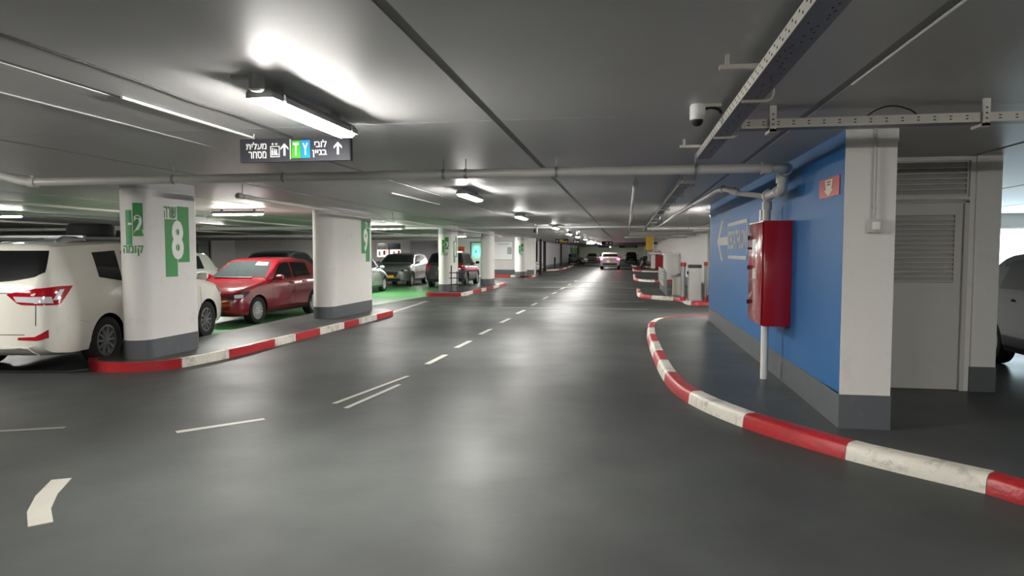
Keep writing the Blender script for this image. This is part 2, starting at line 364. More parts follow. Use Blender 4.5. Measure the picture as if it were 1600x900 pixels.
sl.materials.append(M_DOOR)
for k in range(14):
    o = bpy.data.objects.new('louvre_slat', sl); COL.objects.link(o); o.parent = d1; o.location = (0, 0, 1.175 + k * 0.0515)
ob('louvre_shade_plate', bx(0.14, 0.88, 0.072, 0.08, 1.15, 1.92), M_BLACK, d1)  # black plate standing for the dark void behind the door slats
v1 = thing('window_1', (2.62, 7.92, 2.21), kind='structure', label='louvred vent panel above the grey door')
ob('vent_frame', MB().box(0, 0.97, 0, 0.05, 0, 0.02).box(0, 0.97, 0, 0.05, 0.37, 0.39).box(0.95, 0.97, 0, 0.05, 0.02, 0.37).box(0, 0.02, 0, 0.05, 0.02, 0.37), M_DOOR, v1)
sl2 = MB().add([(0.02, 0.0, 0), (0.95, 0.0, 0), (0.95, 0.055, 0.06), (0.02, 0.055, 0.06), (0.02, 0.0, 0.008), (0.95, 0.0, 0.008), (0.95, 0.055, 0.068), (0.02, 0.055, 0.068)],
               [(0, 1, 2, 3), (4, 5, 6, 7), (0, 1, 5, 4), (1, 2, 6, 5), (2, 3, 7, 6), (3, 0, 4, 7)]).mesh('louvre_slat')
sl2.materials.append(M_DOOR)
for k in range(6):
    o = bpy.data.objects.new('louvre_slat', sl2); COL.objects.link(o); o.parent = v1; o.location = (0, 0, 0.02 + k * 0.057)
ob('vent_shade_plate', bx(0, 0.97, 0.06, 0.07, 0, 0.39), M_BLACK, v1)  # black plate standing for the shade inside the vent
# wall painting: arrow and framed lettering (flat paint on the blue wall)
def wall_quad(pts, name='painted_arrow'):
    v = [(BX - 0.003, y, z) for y, z in pts] + [(BX + 0.001, y, z) for y, z in pts]; n = len(pts)
    return MB().add(v, [tuple(range(n)), tuple(range(n, 2 * n))[::-1]] + [(i, (i + 1) % n, n + (i + 1) % n, n + i) for i in range(n)])
ob('painted_arrow', wall_quad([(14.05, 1.83), (13.45, 2.22), (13.22, 2.22), (13.70, 1.90), (12.66, 1.90), (12.66, 1.75), (13.70, 1.75), (13.22, 1.45), (13.45, 1.45)]), M_LINE, wr)
fr = MB()
for a in ([(12.66, 2.13), (10.62, 2.13), (10.62, 2.075), (12.66, 2.075)], [(12.66, 1.56), (10.62, 1.56), (10.62, 1.505), (12.66, 1.505)], [(12.66, 2.13), (12.60, 2.13), (12.60, 1.505), (12.66, 1.505)], [(10.68, 2.13), (10.62, 2.13), (10.62, 1.505), (10.68, 1.505)]):
    q = wall_quad(a); fr.add(q.v, q.f)
ob('painted_frame', fr, M_LINE, wr)
put_text('lettering', 'DECATHLON', M_LINE, wr, (BX - 0.002, 11.64, 1.83), -math.pi / 2, width=1.80, height=0.32, bold=0.004)

# ------------------------------------------------------------------ far right: white wall along the gates, back and side walls
ob('wall_gate', bx(2.9, 3.1, 15.4, 118, 0, CEIL), M_WHITE, kind='structure', label='white wall behind the barrier machines')
ob('baseboard_gate', bx(2.885, 2.9, 15.4, 118, 0, 0.42), M_BASE, kind='structure')
ob('wall_far', bx(-20, 3.1, 118, 118.2, 0, CEIL), M_CREAM, kind='structure', label='cream wall at the far end of the lane')
ob('baseboard_far', bx(-20, 3.1, 117.96, 118, 0, 0.4), M_BASE, kind='structure')
ob('wall_left_end', MB().box(-13.0, -6.2, 45.4, 45.7, 0, CEIL).box(-15.1, -13.0, 45.9, 46.1, 2.43, CEIL).box(-28.8, -15.1, 45.9, 46.1, 0, CEIL), M_WHITE, kind='structure', label='white end wall of the left bays with notices')
ob('wall_left_return', bx(-6.4, -6.2, 45.7, 46.3, 0, CEIL), M_WHITE, kind='structure')
ob('wall_left_corner', bx(-36, -28.8, 43.0, 43.2, 0, CEIL), M_WHITE, kind='structure', label='white wall with a door and lit exit sign')
ob('wall_left_jog', bx(-28.9, -28.7, 43.0, 46.0, 0, CEIL), M_WHITE, kind='structure')
ob('wall_left', bx(-36.2, -36, -10, 43.2, 0, CEIL), M_WHITE, kind='structure')
ob('wall_back', bx(-36, 12, -10.2, -10, 0, CEIL), M_WHITE, kind='structure')
ob('wall_outer', bx(12, 12.2, -10, 26, 0, CEIL), M_WHITE, kind='structure')
ob('wall_outer_end', MB().box(3.1, 6.6, 19.8, 20.0, 0, CEIL).box(6.6, 12, 19.8, 20, 0, 0.9).box(6.6, 12, 19.8, 20, 2.3, CEIL).box(11.2, 12, 19.8, 20, 0.9, 2.3), M_WHITE, kind='structure')
ob('wall_recess', MB().box(-14, -13.8, 46, 58, 0, CEIL).box(-13.8, -7.6, 57.6, 57.8, 0, CEIL), M_WHITE, kind='structure', label='white walls of the recessed bays with two pale cars')
ob('wall_left_far', bx(-7.8, -7.6, 57.6, 96, 0, CEIL), M_WALLGREY, kind='structure', label='pale panelled wall along the far left of the lane')
ob('baseboard_left_far', bx(-7.6, -7.585, 57.6, 96, KERB, 0.36), M_BASE, kind='structure')
ob('baseboard_left_end', MB().box(-13, -6.2, 45.385, 45.4, 0, 0.42).box(-28.8, -13, 45.88, 45.9, 0, 0.42), M_BASE, kind='structure')
# roller shutter in the end wall
sh = thing('door_2', (-14.05, 45.8, 0), kind='structure', label='grey roller shutter in the end wall')
slm = bx(-1.05, 1.05, -0.03, 0.03, 0.006, 0.196).mesh('shutter_slat'); slm.materials.append(M_WALLGREY)
for k in range(12):
    o = bpy.data.objects.new('shutter_slat', slm); COL.objects.link(o); o.parent = sh; o.location = (0, 0, 0.03 + k * 0.2)
# shop window in the end wall
w2 = thing('window_2', (-16.7, 45.86, 1.3), kind='structure', label='lit shop window in the end wall')
ob('window_frame', MB().box(-0.95, 0.95, -0.05, 0.03, -0.06, 0).box(-0.95, 0.95, -0.05, 0.03, 0.95, 1.01).box(-0.95, -0.87, -0.05, 0.03, 0, 0.95).box(0.87, 0.95, -0.05, 0.03, 0, 0.95).box(-0.22, -0.14, -0.05, 0.03, 0, 0.95), M_SIGNW, w2)
ob('window_pane', bx(-0.87, -0.22, -0.01, 0, 0, 0.5), M_SHOP, w2); ob('window_pane', bx(-0.14, 0.87, -0.01, 0, 0, 0.5), M_SHOP, w2)
ob('window_pane', bx(-0.87, -0.22, -0.01, 0, 0.5, 0.95), M_SHOPD, w2); ob('window_pane', bx(-0.14, 0.87, -0.01, 0, 0.5, 0.95), M_SHOPD, w2)
for k in range(5): ob('goods_panel', bx(-0.8 + k * 0.36, -0.62 + k * 0.36, -0.02, -0.01, 0.05 + 0.07 * (k % 2), 0.4 + 0.05 * (k % 3)), (M_SIGNW, M_ORANGE, M_CREAM)[k % 3], w2)
w3 = thing('window_3', (8.9, 19.88, 0.9), kind='structure', label='bright daylit window beyond the dark parked car')
ob('window_frame', MB().box(-2.3, 2.3, -0.06, 0.02, 0, 0.06).box(-2.3, 2.3, -0.06, 0.02, 1.34, 1.4).box(-2.3, -2.2, -0.06, 0.02, 0, 1.4).box(2.2, 2.3, -0.06, 0.02, 0, 1.4).box(-0.06, 0.06, -0.06, 0.02, 0, 1.4).box(-1.15, -1.07, -0.06, 0.02, 0, 1.4), M_SIGNW, w3)
for a, b, m in ((-2.2, -1.15, M_DAY), (-1.07, -0.06, M_TEAL), (0.06, 2.2, M_DAY)): ob('window_pane', bx(a, b, -0.01, 0, 0.06, 1.34), m, w3)

# ------------------------------------------------------------------ columns on the left islands
def stadium(x0, x1, y0, y1, n=10):
    r = (x1 - x0) / 2; cx = (x0 + x1) / 2; P = []
    for k in range(n + 1):
        a = math.pi + math.pi * k / n; P.append((cx + r * math.cos(a), y0 + r + r * math.sin(a)))
    for k in range(n + 1):
        a = math.pi * k / n; P.append((cx + r * math.cos(a), y1 - r + r * math.sin(a)))
    return P
def column(x0, x1, y0, y1, label, ztop=2.50, ceilz=CEIL):
    ox, oy = (x0 + x1) / 2, (y0 + y1) / 2
    c = thing('column', (ox, oy, KERB), label=label, cat='column', group='white columns on the left islands')
    P = stadium(x0 - ox, x1 - ox, y0 - oy, y1 - oy); Pb = stadium(x0 - ox - 0.006, x1 - ox + 0.006, y0 - oy - 0.006, y1 - oy + 0.006)
    ob('shaft', MB().prism(P, 0.0, ztop - KERB), M_WHITE, c, smooth=True)
    ob('base_band', MB().prism(Pb, -0.02, 0.27), M_BASE, c, smooth=True)
    ob('head_band', MB().prism(P, ztop - KERB, ceilz - KERB + 0.005), M_CEIL, c, smooth=True)
    return c
def curved_plate(c, x0, x1, y0, y1, u0, u1, z0, z1, m, name='sign_panel'):
    """thin plate following the near rounded end (u is arc angle in degrees from -y, negative to the left)"""
    r = (x1 - x0) / 2; V = []; F = []; n = 6
    for i in range(n + 1):
        a = math.radians(u0 + (u1 - u0) * i / n); dx, dy = math.sin(a), -math.cos(a)
        for rr in (r + 0.001, r + 0.004):
            for z in (z0, z1): V.append((dx * rr, (y0 + r) - (y0 + y1) / 2 + dy * rr, z - KERB))
    for i in range(n):
        b = i * 4; q = b + 4
        F += [(b + 2, q + 2, q + 3, b + 3), (b, b + 1, q + 1, q), (b, q, q + 2, b + 2), (b + 1, b + 3, q + 3, q + 1)]
    F += [(0, 2, 3, 1), (n * 4, n * 4 + 1, n * 4 + 3, n * 4 + 2)]
    return ob(name, MB().add(V, F), m, c)
def wrap(me, r, cyl):
    for v in me.vertices:
        a = v.co.x / r; q = r + 0.006 - v.co.y - 0.002
        v.co = (math.sin(a + cyl[0]) * q, cyl[1] - math.cos(a + cyl[0]) * q, v.co.z)
def floor_sign(c, x0, x1, y0, y1, a0, zc, k=1.0):
    """'-2' plates and the word for floor wrapped on the near rounded end"""
    r = (x1 - x0) / 2; cy = (y0 + r) - (y0 + y1) / 2
    curved_plate(c, x0, x1, y0, y1, a0, a0 + 32 * k, zc - 0.22, zc + 0.24, M_GREEN)
    curved_plate(c, x0, x1, y0, y1, a0 - 26 * k, a0 - 4 * k, zc - 0.34, zc + 0.14, M_GREEN)
    for t, w, h, a, z in (('2', 0.11, 0.25, a0 + 17 * k, zc - 0.05), ('-', 0.05, 0.03, a0 - 10 * k, zc - 0.05)):
        me = text_mesh(t, 0.2, bold=0.006, width=w * k, height=h); wrap(me, r, (math.radians(a), cy)); me.transform(Matrix.Translation((0, 0, z - KERB))); ob('lettering', me, M_SIGNW, c)
    me = text_mesh(heb('קומה'), 0.2, bold=0.003, width=0.27 * k, height=0.15); wrap(me, r, (math.radians(a0 - 4), cy)); me.transform(Matrix.Translation((0, 0, zc - 0.42 - KERB))); ob('lettering', me, M_GREEN, c)
def row_sign(c, face, oy, oz, num, flip=False, word=True):
    """two offset green plates with the row number, on the lane-side face (x = face, local)"""
    s = -1 if flip else 1
    A = (0.0, 0.26, -0.54, 0.30); B = (0.28, 0.54, -0.33, 0.50)
    if flip: A = (0.28, 0.54, -0.54, 0.30); B = (0.0, 0.26, -0.33, 0.50)
    for a in (A, B): ob('sign_panel', bx(face, face + 0.004, oy + a[0], oy + a[1], oz + a[2] - KERB, oz + a[3] - KERB), M_GREEN, c)
    put_text('lettering', num, M_SIGNW, c, (face + 0.005, oy + 0.27, oz + 0.0 - KERB), math.pi / 2, width=0.27, height=0.58, bold=0.007)
    if word: put_text('lettering', heb('שורה'), M_GREEN, c, (face + 0.004, oy + (0.12 if not flip else 0.42), oz + 0.40 - KERB), math.pi / 2, width=0.26, height=0.17, bold=0.003)
c8 = column(-7.02, -6.58, 8.28, 9.62, 'white column with a green number 8 sign beside the white van')
floor_sign(c8, -7.02, -6.58, 8.28, 9.62, 22, 2.06)
row_sign(c8, 0.22, -0.19, 1.80, '8')
c9 = column(-7.02, -6.50, 14.1, 16.75, 'long white column with a green number 9 sign beside the red car')
row_sign(c9, 0.26, 0.45, 1.92, '9', flip=True)
c10 = column(-7.15, -6.62, 24.9, 26.3, 'white column with a small green sign and metal rack', ztop=2.30)
floor_sign(c10, -7.15, -6.62, 24.9, 26.3, 10, 1.95, 1.0)
row_sign(c10, 0.265, -0.25, 1.75, '0', word=False)
c11 = column(-6.62, -6.15, 30.1, 31.4, 'plain white column with a grey base between two kerbs', ztop=2.36, ceilz=CEIL2)
c12 = column(-7.0, -6.35, 41.9, 43.4, 'farthest white column at the end of the notice wall', ztop=2.36, ceilz=CEIL2)
floor_sign(c12, -7.0, -6.35, 41.9, 43.4, 20, 1.9)

# ------------------------------------------------------------------ light fixtures
def make_fixture():
    f = thing('tube_light', label='lit fluorescent batten with grey housing', cat='light', group='fluorescent battens on the ceiling')
    V = []; F = []
    prof = [(-0.075, 0.045), (-0.068, 0.015), (-0.045, 0.0), (0.045, 0.0), (0.068, 0.015), (0.075, 0.045)]
    for y, k in ((-0.62, 0.75), (-0.60, 1), (0.60, 1), (0.62, 0.75)):
        for x, z in prof: V.append((x * k, y, 0.045 - (0.045 - z) * k))
    for i in range(3):
        for q in range(5): F.append((i * 6 + q, i * 6 + q + 1, i * 6 + q + 7, i * 6 + q + 6))
        F.append((i * 6 + 5, i * 6, i * 6 + 6, i * 6 + 11))
    F += [tuple(range(6)), tuple(range(18, 24))[::-1]]
    ob('diffuser', MB().add(V, F), M_TUBE, f, smooth=True)
    ob('housing', MB().add([(x, y, z) for y in (-0.635, 0.635) for x, z in ((-0.084, 0.028), (0.084, 0.028), (0.084, 0.06), (0.05, 0.098), (-0.05, 0.098), (-0.084, 0.06))],
       [(0, 1, 2, 3, 4, 5), (11, 10, 9, 8, 7, 6)] + [(i, (i + 1) % 6, (i + 1) % 6 + 6, i + 6) for i in range(6)]), M_HOUS, f)
    for y in (-0.42, 0.42):
        ob('mounting_bracket', bx(-0.03, 0.03, y - 0.02, y + 0.02, 0.096, 0.145), M_STEEL, f)
    for y in (-0.5, 0.5):
        for s in (-1, 1): ob('clip', bx(min(s * 0.078, s * 0.092), max(s * 0.078, s * 0.092), y - 0.012, y + 0.012, 0.03, 0.07), M_CHROME, f)
    return f
fx = make_fixture(); first = True
LAST = [None]
def light(x, y, rz=0.0, label=None, z=None):
    global first
    zz = (CEIL if y < STEP_Y else CEIL2) - 0.144 if z is None else z
    if first: fx.location = (x, y, zz); fx.rotation_euler = (0, 0, rz); first = False; o = fx
    else: o = dup(fx, (x, y, zz), rz)
    LAST[0] = o
    o['label'] = label or ('lit ceiling batten lined up along the lane' if abs(rz) < 0.1 else 'lit ceiling batten crossing over the parking bays')
light(-2.13, 4.32, 0, 'lit ceiling batten just above the dark hanging direction sign')
light(-2.55, 10.9, 0, 'lit lane batten just past the long cross pipe'); light(-2.74, 17.6, 0, 'lit lane batten level with the column marked 9')
for y in (25.4, 31.5, 37, 44, 51, 58, 65, 73, 92, 112): light(-2.65, y)
H = math.pi / 2
for x, y, lb in ((-9.1, 14.7, 'lit crosswise batten above the red hatchback'), (-15.6, 14.6, 'lit crosswise batten deep behind the minivan roof'), (-9.1, 24.6, 'lit crosswise batten above the pale silver hatchback'),
                 (-15.9, 23.6, 'lit crosswise batten far behind the white SUV'), (-19.7, 39.4, 'lit crosswise batten washing the end wall behind the black SUV'), (-9.1, 35, 'lit crosswise batten past the black SUV with red lamps'),
                 (-8.3, 41, 'lit crosswise batten in front of the white notice board'), (-10.5, 51.5, 'lit crosswise batten over the recessed bays with two white cars')):
    light(x, y, H, lb)
light(2.1, 16.7, 0, 'lit batten at the far end of the blue wall facing the gates')
# the same rows of battens carried on outside the picture: behind the viewpoint, further left, and to the right of the piers
def light_off(side, x, y, rz, lb):
    light(x, y, rz, lb); o = LAST[0]
    o.name = 'tube_light_%s_offscreen' % side
    for c in o.children:
        if c.name.startswith('diffuser'): c.name = 'diffuser_%s_offscreen' % side
light_off('back', -2.3, -2.3, 0, 'lit batten carrying the lane row on behind the viewpoint')
light_off('rear', -2.3, -8.9, 0, 'lit batten farthest back in the lane row behind the viewpoint')
light_off('left', -9.1, 4.7, H, 'lit batten of the bay row outside the minivan tail')
light_off('outer_left', -15.6, 4.7, H, 'lit batten of the deep bay row outside the minivan')
light_off('far_left', -22.5, 14.6, H, 'lit batten carrying the crosswise bay row further left')
light_off('right', 4.5, 0.5, H, 'lit batten in front of the louvred door and corner pier')
light_off('outer_right', 7.5, 11.5, H, 'lit batten over the bay of the black car by the pier')

# ------------------------------------------------------------------ pipes
def pipe(name, pts, r, label, m=M_PIPE, couplings=(), hangers=(), zc=CEIL, cat='pipe', group=None):
    o0 = Vector(pts[0]); t = thing(name, o0, label=label, cat=cat, group=group)
    ob('pipe_run', MB().tube([Vector(p) - o0 for p in pts], r, 14), m, t, smooth=True)
    for c, d in couplings:
        c = Vector(c) - o0; d = Vector(d).normalized()
        ob('coupling', MB().tube([c - d * 0.05, c - d * 0.048, c + d * 0.048, c + d * 0.05], [r * 1.02, r * 1.3, r * 1.3, r * 1.02], 14), m, t, smooth=True)
        ob('bolt', MB().obox(c + Vector((0, 0, r * 1.35)), (0.012, 0, 0), (0, 0.03, 0), (0, 0, 0.008)), M_STEEL, t)
    for h in hangers:
        h = Vector(h); l = h - o0
        ob('hanger', MB().tube([l + Vector((0, 0, r)), Vector((l.x, l.y, zc + 0.003 - o0.z))], 0.006, 6), M_STEEL, t)
        ax = Vector((0, 1, 0)) if abs(pts[0][1] - pts[-1][1]) > abs(pts[0][0] - pts[-1][0]) else Vector((1, 0, 0))
        ob('hanger_ring', MB().tube([l - ax * 0.014, l + ax * 0.014], r * 1.14, 14), M_STEEL, t, smooth=True)
    return t
def arcpts(c, a, b, n=5):
    """quarter bend from direction a to b around the corner c with radius |a|=|b|"""
    c, a, b = Vector(c), Vector(a), Vector(b)
    return [c - a + a * math.sin(i * math.pi / 2 / n) + b * (1 - math.cos(i * math.pi / 2 / n)) for i in range(n + 1)]
R = 0.05
main = [(-10.5, 7.2, 2.565), (-7.75, 7.2, 2.565), (-7.62, 7.2, 2.56), (-7.4, 7.22, 2.50), (-7.25, 7.23, 2.48)] + [(1.45, 7.28, 2.48)] + arcpts((1.62, 7.28, 2.48), (0.11, 0, 0), (0, 0.11, 0)) + [(1.62, 7.42, 2.48)] + arcpts((1.62, 7.55, 2.48), (0, 0.10, 0), (0, 0, -0.10)) + [(1.62, 7.55, 2.36)] + arcpts((1.62, 7.55, 2.27), (0, 0, -0.07), (0, 0.07, 0)) + [(1.62, 8.35, 2.28), (1.62, 8.40, 2.28)]
pipe('sprinkler_main', main, R, 'long cream pipe crossing under the ceiling with an elbow at the blue wall',
     couplings=[((-7.72, 7.2, 2.565), (1, 0, 0)), ((-7.22, 7.23, 2.48), (1, 0, 0)), ((1.40, 7.28, 2.48), (1, 0, 0)), ((1.62, 7.42, 2.48), (0, 1, 0)), ((1.62, 7.55, 2.40), (0, 0, 1)), ((1.62, 7.72, 2.275), (0, 1, 0)), ((1.62, 8.28, 2.28), (0, 1, 0))],
     hangers=[(-8.6, 7.2, 2.565), (-5.3, 7.24, 2.48), (-3.9, 7.245, 2.48), (-2.0, 7.25, 2.48), (-1.75, 7.25, 2.48), (-0.75, 7.265, 2.48), (0.7, 7.27, 2.48)])
pipe('branch_pipe', [(1.62, 8.42, 2.28), (1.35, 8.62, 2.34)] + [(1.22, 8.75, 2.40), (1.16, 9.0, 2.42), (1.05, 14.3, 2.42), (0.95, 25.5, 2.42)], 0.032, 'thin cream pipe running from the elbow along the blue wall',
     couplings=[((1.30, 8.66, 2.365), (-1, 0.8, 0.4)), ((1.19, 8.86, 2.41), (-0.2, 1, 0))], hangers=[(1.1, 11.6, 2.42), (1.0, 19, 2.42)])
pipe('riser_pipe', [(1.64, 8.42, 2.235), (1.64, 8.42, 1.965)], 0.042, 'cream pipe dropping from the elbow onto the red hose cabinet', couplings=[((1.64, 8.42, 2.17), (0, 0, 1))])
pipe('riser_pipe', [(1.62, 8.30, 0.80), (1.62, 8.30, 0.11)], 0.042, 'white stand pipe under the red hose cabinet', m=M_SIGNW)
pipe('stub_pipe', [(1.66, 8.72, 2.14), (1.66, 8.72, 1.93)], 0.05, 'short grey stub pipe standing on the red hose cabinet', m=M_STEEL)
pipe('lane_pipe', [(0.105, 8.72, 2.49), (0.10, 20.0, 2.49), (0.10, 26.5, 2.49)], 0.032, 'cream pipe running down the lane right of the battens', couplings=[((0.105, 8.76, 2.49), (0, 1, 0))],
     hangers=[(0.105, 9.0, 2.49), (0.10, 15, 2.49), (0.10, 21, 2.49)])
pipe('bay_pipe', [(-5.70, 9.2, 2.455), (-5.85, 12.3, 2.455), (-6.10, 32.8, 2.43)], 0.030, 'thin cream pipe passing over the row of left columns', couplings=[((-5.70, 9.25, 2.455), (0, 1, 0))],
     hangers=[(-5.705, 9.35, 2.455), (-5.9, 16.5, 2.45), (-5.98, 23, 2.44)])
for x, y0, y1, z, lb in ((-10.8, 9.0, 45, 2.5, 'thin bay pipe running over the silver hatchback and grey crossover'), (-13.4, 4, 45, 2.5, 'thin bay pipe running over the white and black SUVs'), (-17.5, 4, 45, 2.5, 'thin bay pipe running farthest from the lane')):
    pipe('bay_pipe', [(x, y0, z), (x, y1, z)], 0.03, lb, hangers=[(x, y, z) for y in (10, 16, 22)], group='pipes over the left bays')
for y, z, lb in ((20.4, 2.41, 'cross pipe over the bays just past the column marked 9'), (28.8, 2.36, 'cross pipe over the nose of the grey crossover'), (33.2, 2.34, 'cross pipe over the front of the black SUV with red lamps'), (37.0, 2.38, 'cross pipe over the bays nearest the end wall')):
    pipe('cross_pipe', [(-30, y, z), (-6.9, y, z)], 0.055, lb, hangers=[(x, y, z) for x in (-20, -14, -9)], zc=CEIL if y < STEP_Y else CEIL2, group='cross pipes over the left bays')
for y, z, x0, lb in ((20.6, 2.33, 0.6, 'cross pipe hung over the tall grey barrier machine'), (25.2, 2.33, 0.1, 'cross pipe hung over the slatted guard'), (29.5, 2.36, 0.1, 'cross pipe hung between the slatted guard and the yellow sign'), (34, 2.36, -0.1, 'cross pipe hung just behind the yellow sign')):
    pipe('cross_pipe', [(x0, y, z), (2.95, y, z)], 0.045, lb, hangers=[(1.8, y, z)], zc=CEIL if y < STEP_Y else CEIL2, group='cross pipes over the gates')
pipe('wall_conduit', [(2.82, 24.3, KERB), (2.82, 24.3, 2.6)], 0.05, 'thick white post pipe rising against the gate wall', m=M_PIPE)
# small ceiling runs near the camera
pipe('conduit_or_lit_edge', [(-3.245, 3.94, 2.625), (-3.245, 5.50, 2.625)], 0.010, 'thin white conduit on the ceiling near the hanging sign', m=M_SIGNW)
pipe('conduit_or_lit_edge', [(-3.93, 2.2, 2.632), (-3.92, 4.7, 2.632), (-3.95, 6.2, 2.632)], 0.006, 'faint pale wire on the ceiling farther left than the conduit', m=M_CEIL)
pipe('conduit_or_lit_edge', [(-3.95, 11.0, 2.625), (-3.9, 13.8, 2.625)], 0.012, 'thin white strip for a lit ceiling edge past the cross pipe', m=M_SIGNW)  # highlight along a lit joint edge, built as a thin white strip
pipe('conduit_or_lit_edge', [(1.335, 3.0, 2.632), (1.335, 4.4, 2.632)], 0.008, 'pale sealant line along the ceiling joint right of the tray', m=M_PLAST)
pipe('ceiling_cable', smooth_path([(-2.91, 2.2, 2.634), (-2.88, 3.1, 2.634), (-2.876, 3.65, 2.634), (-2.90, 4.2, 2.634), (-2.87, 4.7, 2.634), (-2.92, 5.6, 2.634)], 4), 0.006, 'thin dark cable clipped to the ceiling left of the near batten', m=mat('cable_grey', (70, 69, 68), 0.6), cat='cable')

# ------------------------------------------------------------------ cable trays
def slots(mb, pts, along, up, n_out, sl=0.02, sh=0.006):
    for p in pts: mb.obox(p, Vector(along) * sl / 2, Vector(up) * sh / 2, Vector(n_out) * 0.0012)
    return mb
def lane_tray(x0, x1, y0, y1, zb, h, label, slope_end=True):
    t = thing('cable_tray', (x0, y0, zb), label=label, cat='cable tray'); L = y1 - y0; w = x1 - x0
    ob('side_rail', bx(0, 0.003, 0, L, 0, h), M_TRAYW, t); ob('side_rail', bx(w - 0.003, w, 0, L, 0, h), M_TRAYW, t)
    ob('tray_floor', bx(0.003, w - 0.003, 0, L, 0, 0.003), M_TRAYG, t)
    n = int(L / 0.055)
    s = slots(MB(), [(0, 0.03 + i * 0.055, h * (0.72 if i % 2 else 0.32)) for i in range(n)], (0, 1, 0), (0, 0, 1), (1, 0, 0), 0.016, 0.010)
    tag(ob('perforations', s, M_SIGND, t), kind='stuff')
    s = slots(MB(), [(w * random.uniform(0.15, 0.85), 0.05 + i * 0.04, 0) for i in range(int(L / 0.04) - 2)], (0, 1, 0), (1, 0, 0), (0, 0, 1), 0.014, 0.007)
    tag(ob('floor_perforations', s, M_SIGND, t), kind='stuff')
    return t
t1 = lane_tray(0.645, 0.775, -0.5, 6.62, 2.50, 0.06, 'perforated pale cable tray running overhead towards the blue wall')
for y in (3.67, 6.32, 1.2):
    ob('bracket_arm', MB().box(-0.18, 0.13, y + 0.5 - 0.018, y + 0.5 + 0.018, 0.062, 0.085).box(-0.15, -0.13, y + 0.49, y + 0.51, 0.085, CEIL - 2.5 + 0.003), M_TRAYW, t1)
for y in (4.1, 5.35):
    ob('support_hook', MB().tube([(0.0, y + 0.5, -0.012), (0.14, y + 0.5, -0.012), (0.165, y + 0.5, 0.0), (0.175, y + 0.5, 0.03), (0.175, y + 0.5, CEIL - 2.5 + 0.003)], 0.009, 8), M_TRAYW, t1, smooth=True)
t3 = lane_tray(0.62, 0.76, 7.9, 26.0, 2.44, 0.06, 'pale cable tray continuing beyond the cross pipe')
for y in (8.6, 10.2, 11.8, 13.4, 15, 17, 19, 21):
    ob('rung', bx(0.0, 0.20, y - 7.9 - 0.02, y - 7.9 + 0.02, -0.012, 0.0), M_TRAYW, t3); ob('hanger', MB().tube([(0.185, y - 7.9, 0), (0.185, y - 7.9, 0.203)], 0.006, 6), M_STEEL, t3)
ob('junction_cover', bx(0.0, 0.15, -0.02, 0.28, -0.02, 0.08), M_TRAYW, t3)
t2 = thing('cable_tray', (0.79, 5.0, 2.49), label='straight perforated cable tray crossing above the white corner pier', cat='cable tray'); L = 5.2
ob('side_rail', bx(0, L, 0, 0.003, 0, 0.062), M_TRAYW, t2); ob('side_rail', bx(0, L, 0.12, 0.123, 0, 0.062), M_TRAYW, t2); ob('tray_floor', bx(0, L, 0.003, 0.12, 0, 0.003), M_TRAYG, t2)
tag(ob('perforations', slots(MB(), [(0.05 + i * 0.1, 0, z) for i in range(50) for z in (0.022, 0.042)], (1, 0, 0), (0, 0, 1), (0, 1, 0), 0.016, 0.007), M_SIGND, t2), kind='stuff')
for x in (0.21, 1.56, 3.2):
    ob('support_bracket', MB().box(x - 0.022, x + 0.022, -0.02, -0.004, -0.03, CEIL - 2.49 + 0.003).box(x - 0.022, x + 0.022, -0.02, 0.14, -0.032, -0.01), M_TRAYW, t2)
    tag(ob('bracket_slots', slots(MB(), [(x, -0.02, z) for z in (-0.012, 0.02, 0.055, 0.09)], (1, 0, 0), (0, 0, 1), (0, 1, 0), 0.014, 0.009), M_SIGND, t2), kind='stuff')
ob('loose_wire', MB().tube(smooth_path([(0.82, 0.06, 0.05), (0.90, 0.05, 0.11), (1.0, 0.03, 0.13), (1.12, 0.05, 0.10), (1.18, 0.06, 0.05)], 5), 0.005, 6), M_BLACK, t2, smooth=True)

# ------------------------------------------------------------------ ceiling devices
cc = thing('dome_camera', (0.475, 4.85, 2.50), label='white dome security camera beside the cable tray', cat='camera')
ob('housing', MB().lathe([(0.038, 0.03), (0.052, 0.035), (0.053, 0.07), (0.053, 0.12), (0.045, 0.138), (0.0, 0.143)], n=24), M_SIGNW, cc, smooth=True)
ob('dome', MB().lathe([(0, -0.012), (0.02, -0.008), (0.036, 0.008), (0.04, 0.032)], n=20), M_BLACK, cc, smooth=True)
ob('cable', MB().tube(smooth_path([(0.045, 0, 0.105), (0.09, 0.0, 0.115), (0.14, 0.0, 0.10), (0.16, 0.01, 0.075)], 5), 0.011, 8), M_BLACK, cc, smooth=True)
ob('bracket', bx(0.0, 0.16, -0.012, 0.012, 0.118, 0.14), M_TRAYW, cc)
sp = thing('smoke_detector', (0.075, 2.43, CEIL), label='round smoke detector on the ceiling above the lane', cat='detector')
ob('body', MB().lathe([(0, -0.06), (0.03, -0.058), (0.05, -0.035), (0.055, 0.0)], n=20), M_PLAST, sp, smooth=True)
ob('clip', MB().box(-0.085, -0.06, -0.012, 0.012, -0.05, 0).box(0.06, 0.085, -0.012, 0.012, -0.05, 0), M_BLACK, sp)
se = thing('motion_sensor', (-2.11, 3.625, CEIL), label='round ceiling sensor at the near end of the batten', cat='sensor')
ob('body', MB().lathe([(0.0, -0.085), (0.040, -0.085), (0.045, -0.08), (0.045, 0.0)], n=20), M_HOUS, se, smooth=True)
ob('lens', MB().lathe([(0, -0.098), (0.03, -0.094), (0.040, -0.084)], n=20), M_SIGNW, se, smooth=True)
ob('bracket', bx(-0.15, 0.0, -0.02, 0.02, -0.02, 0.0), M_HOUS, se)

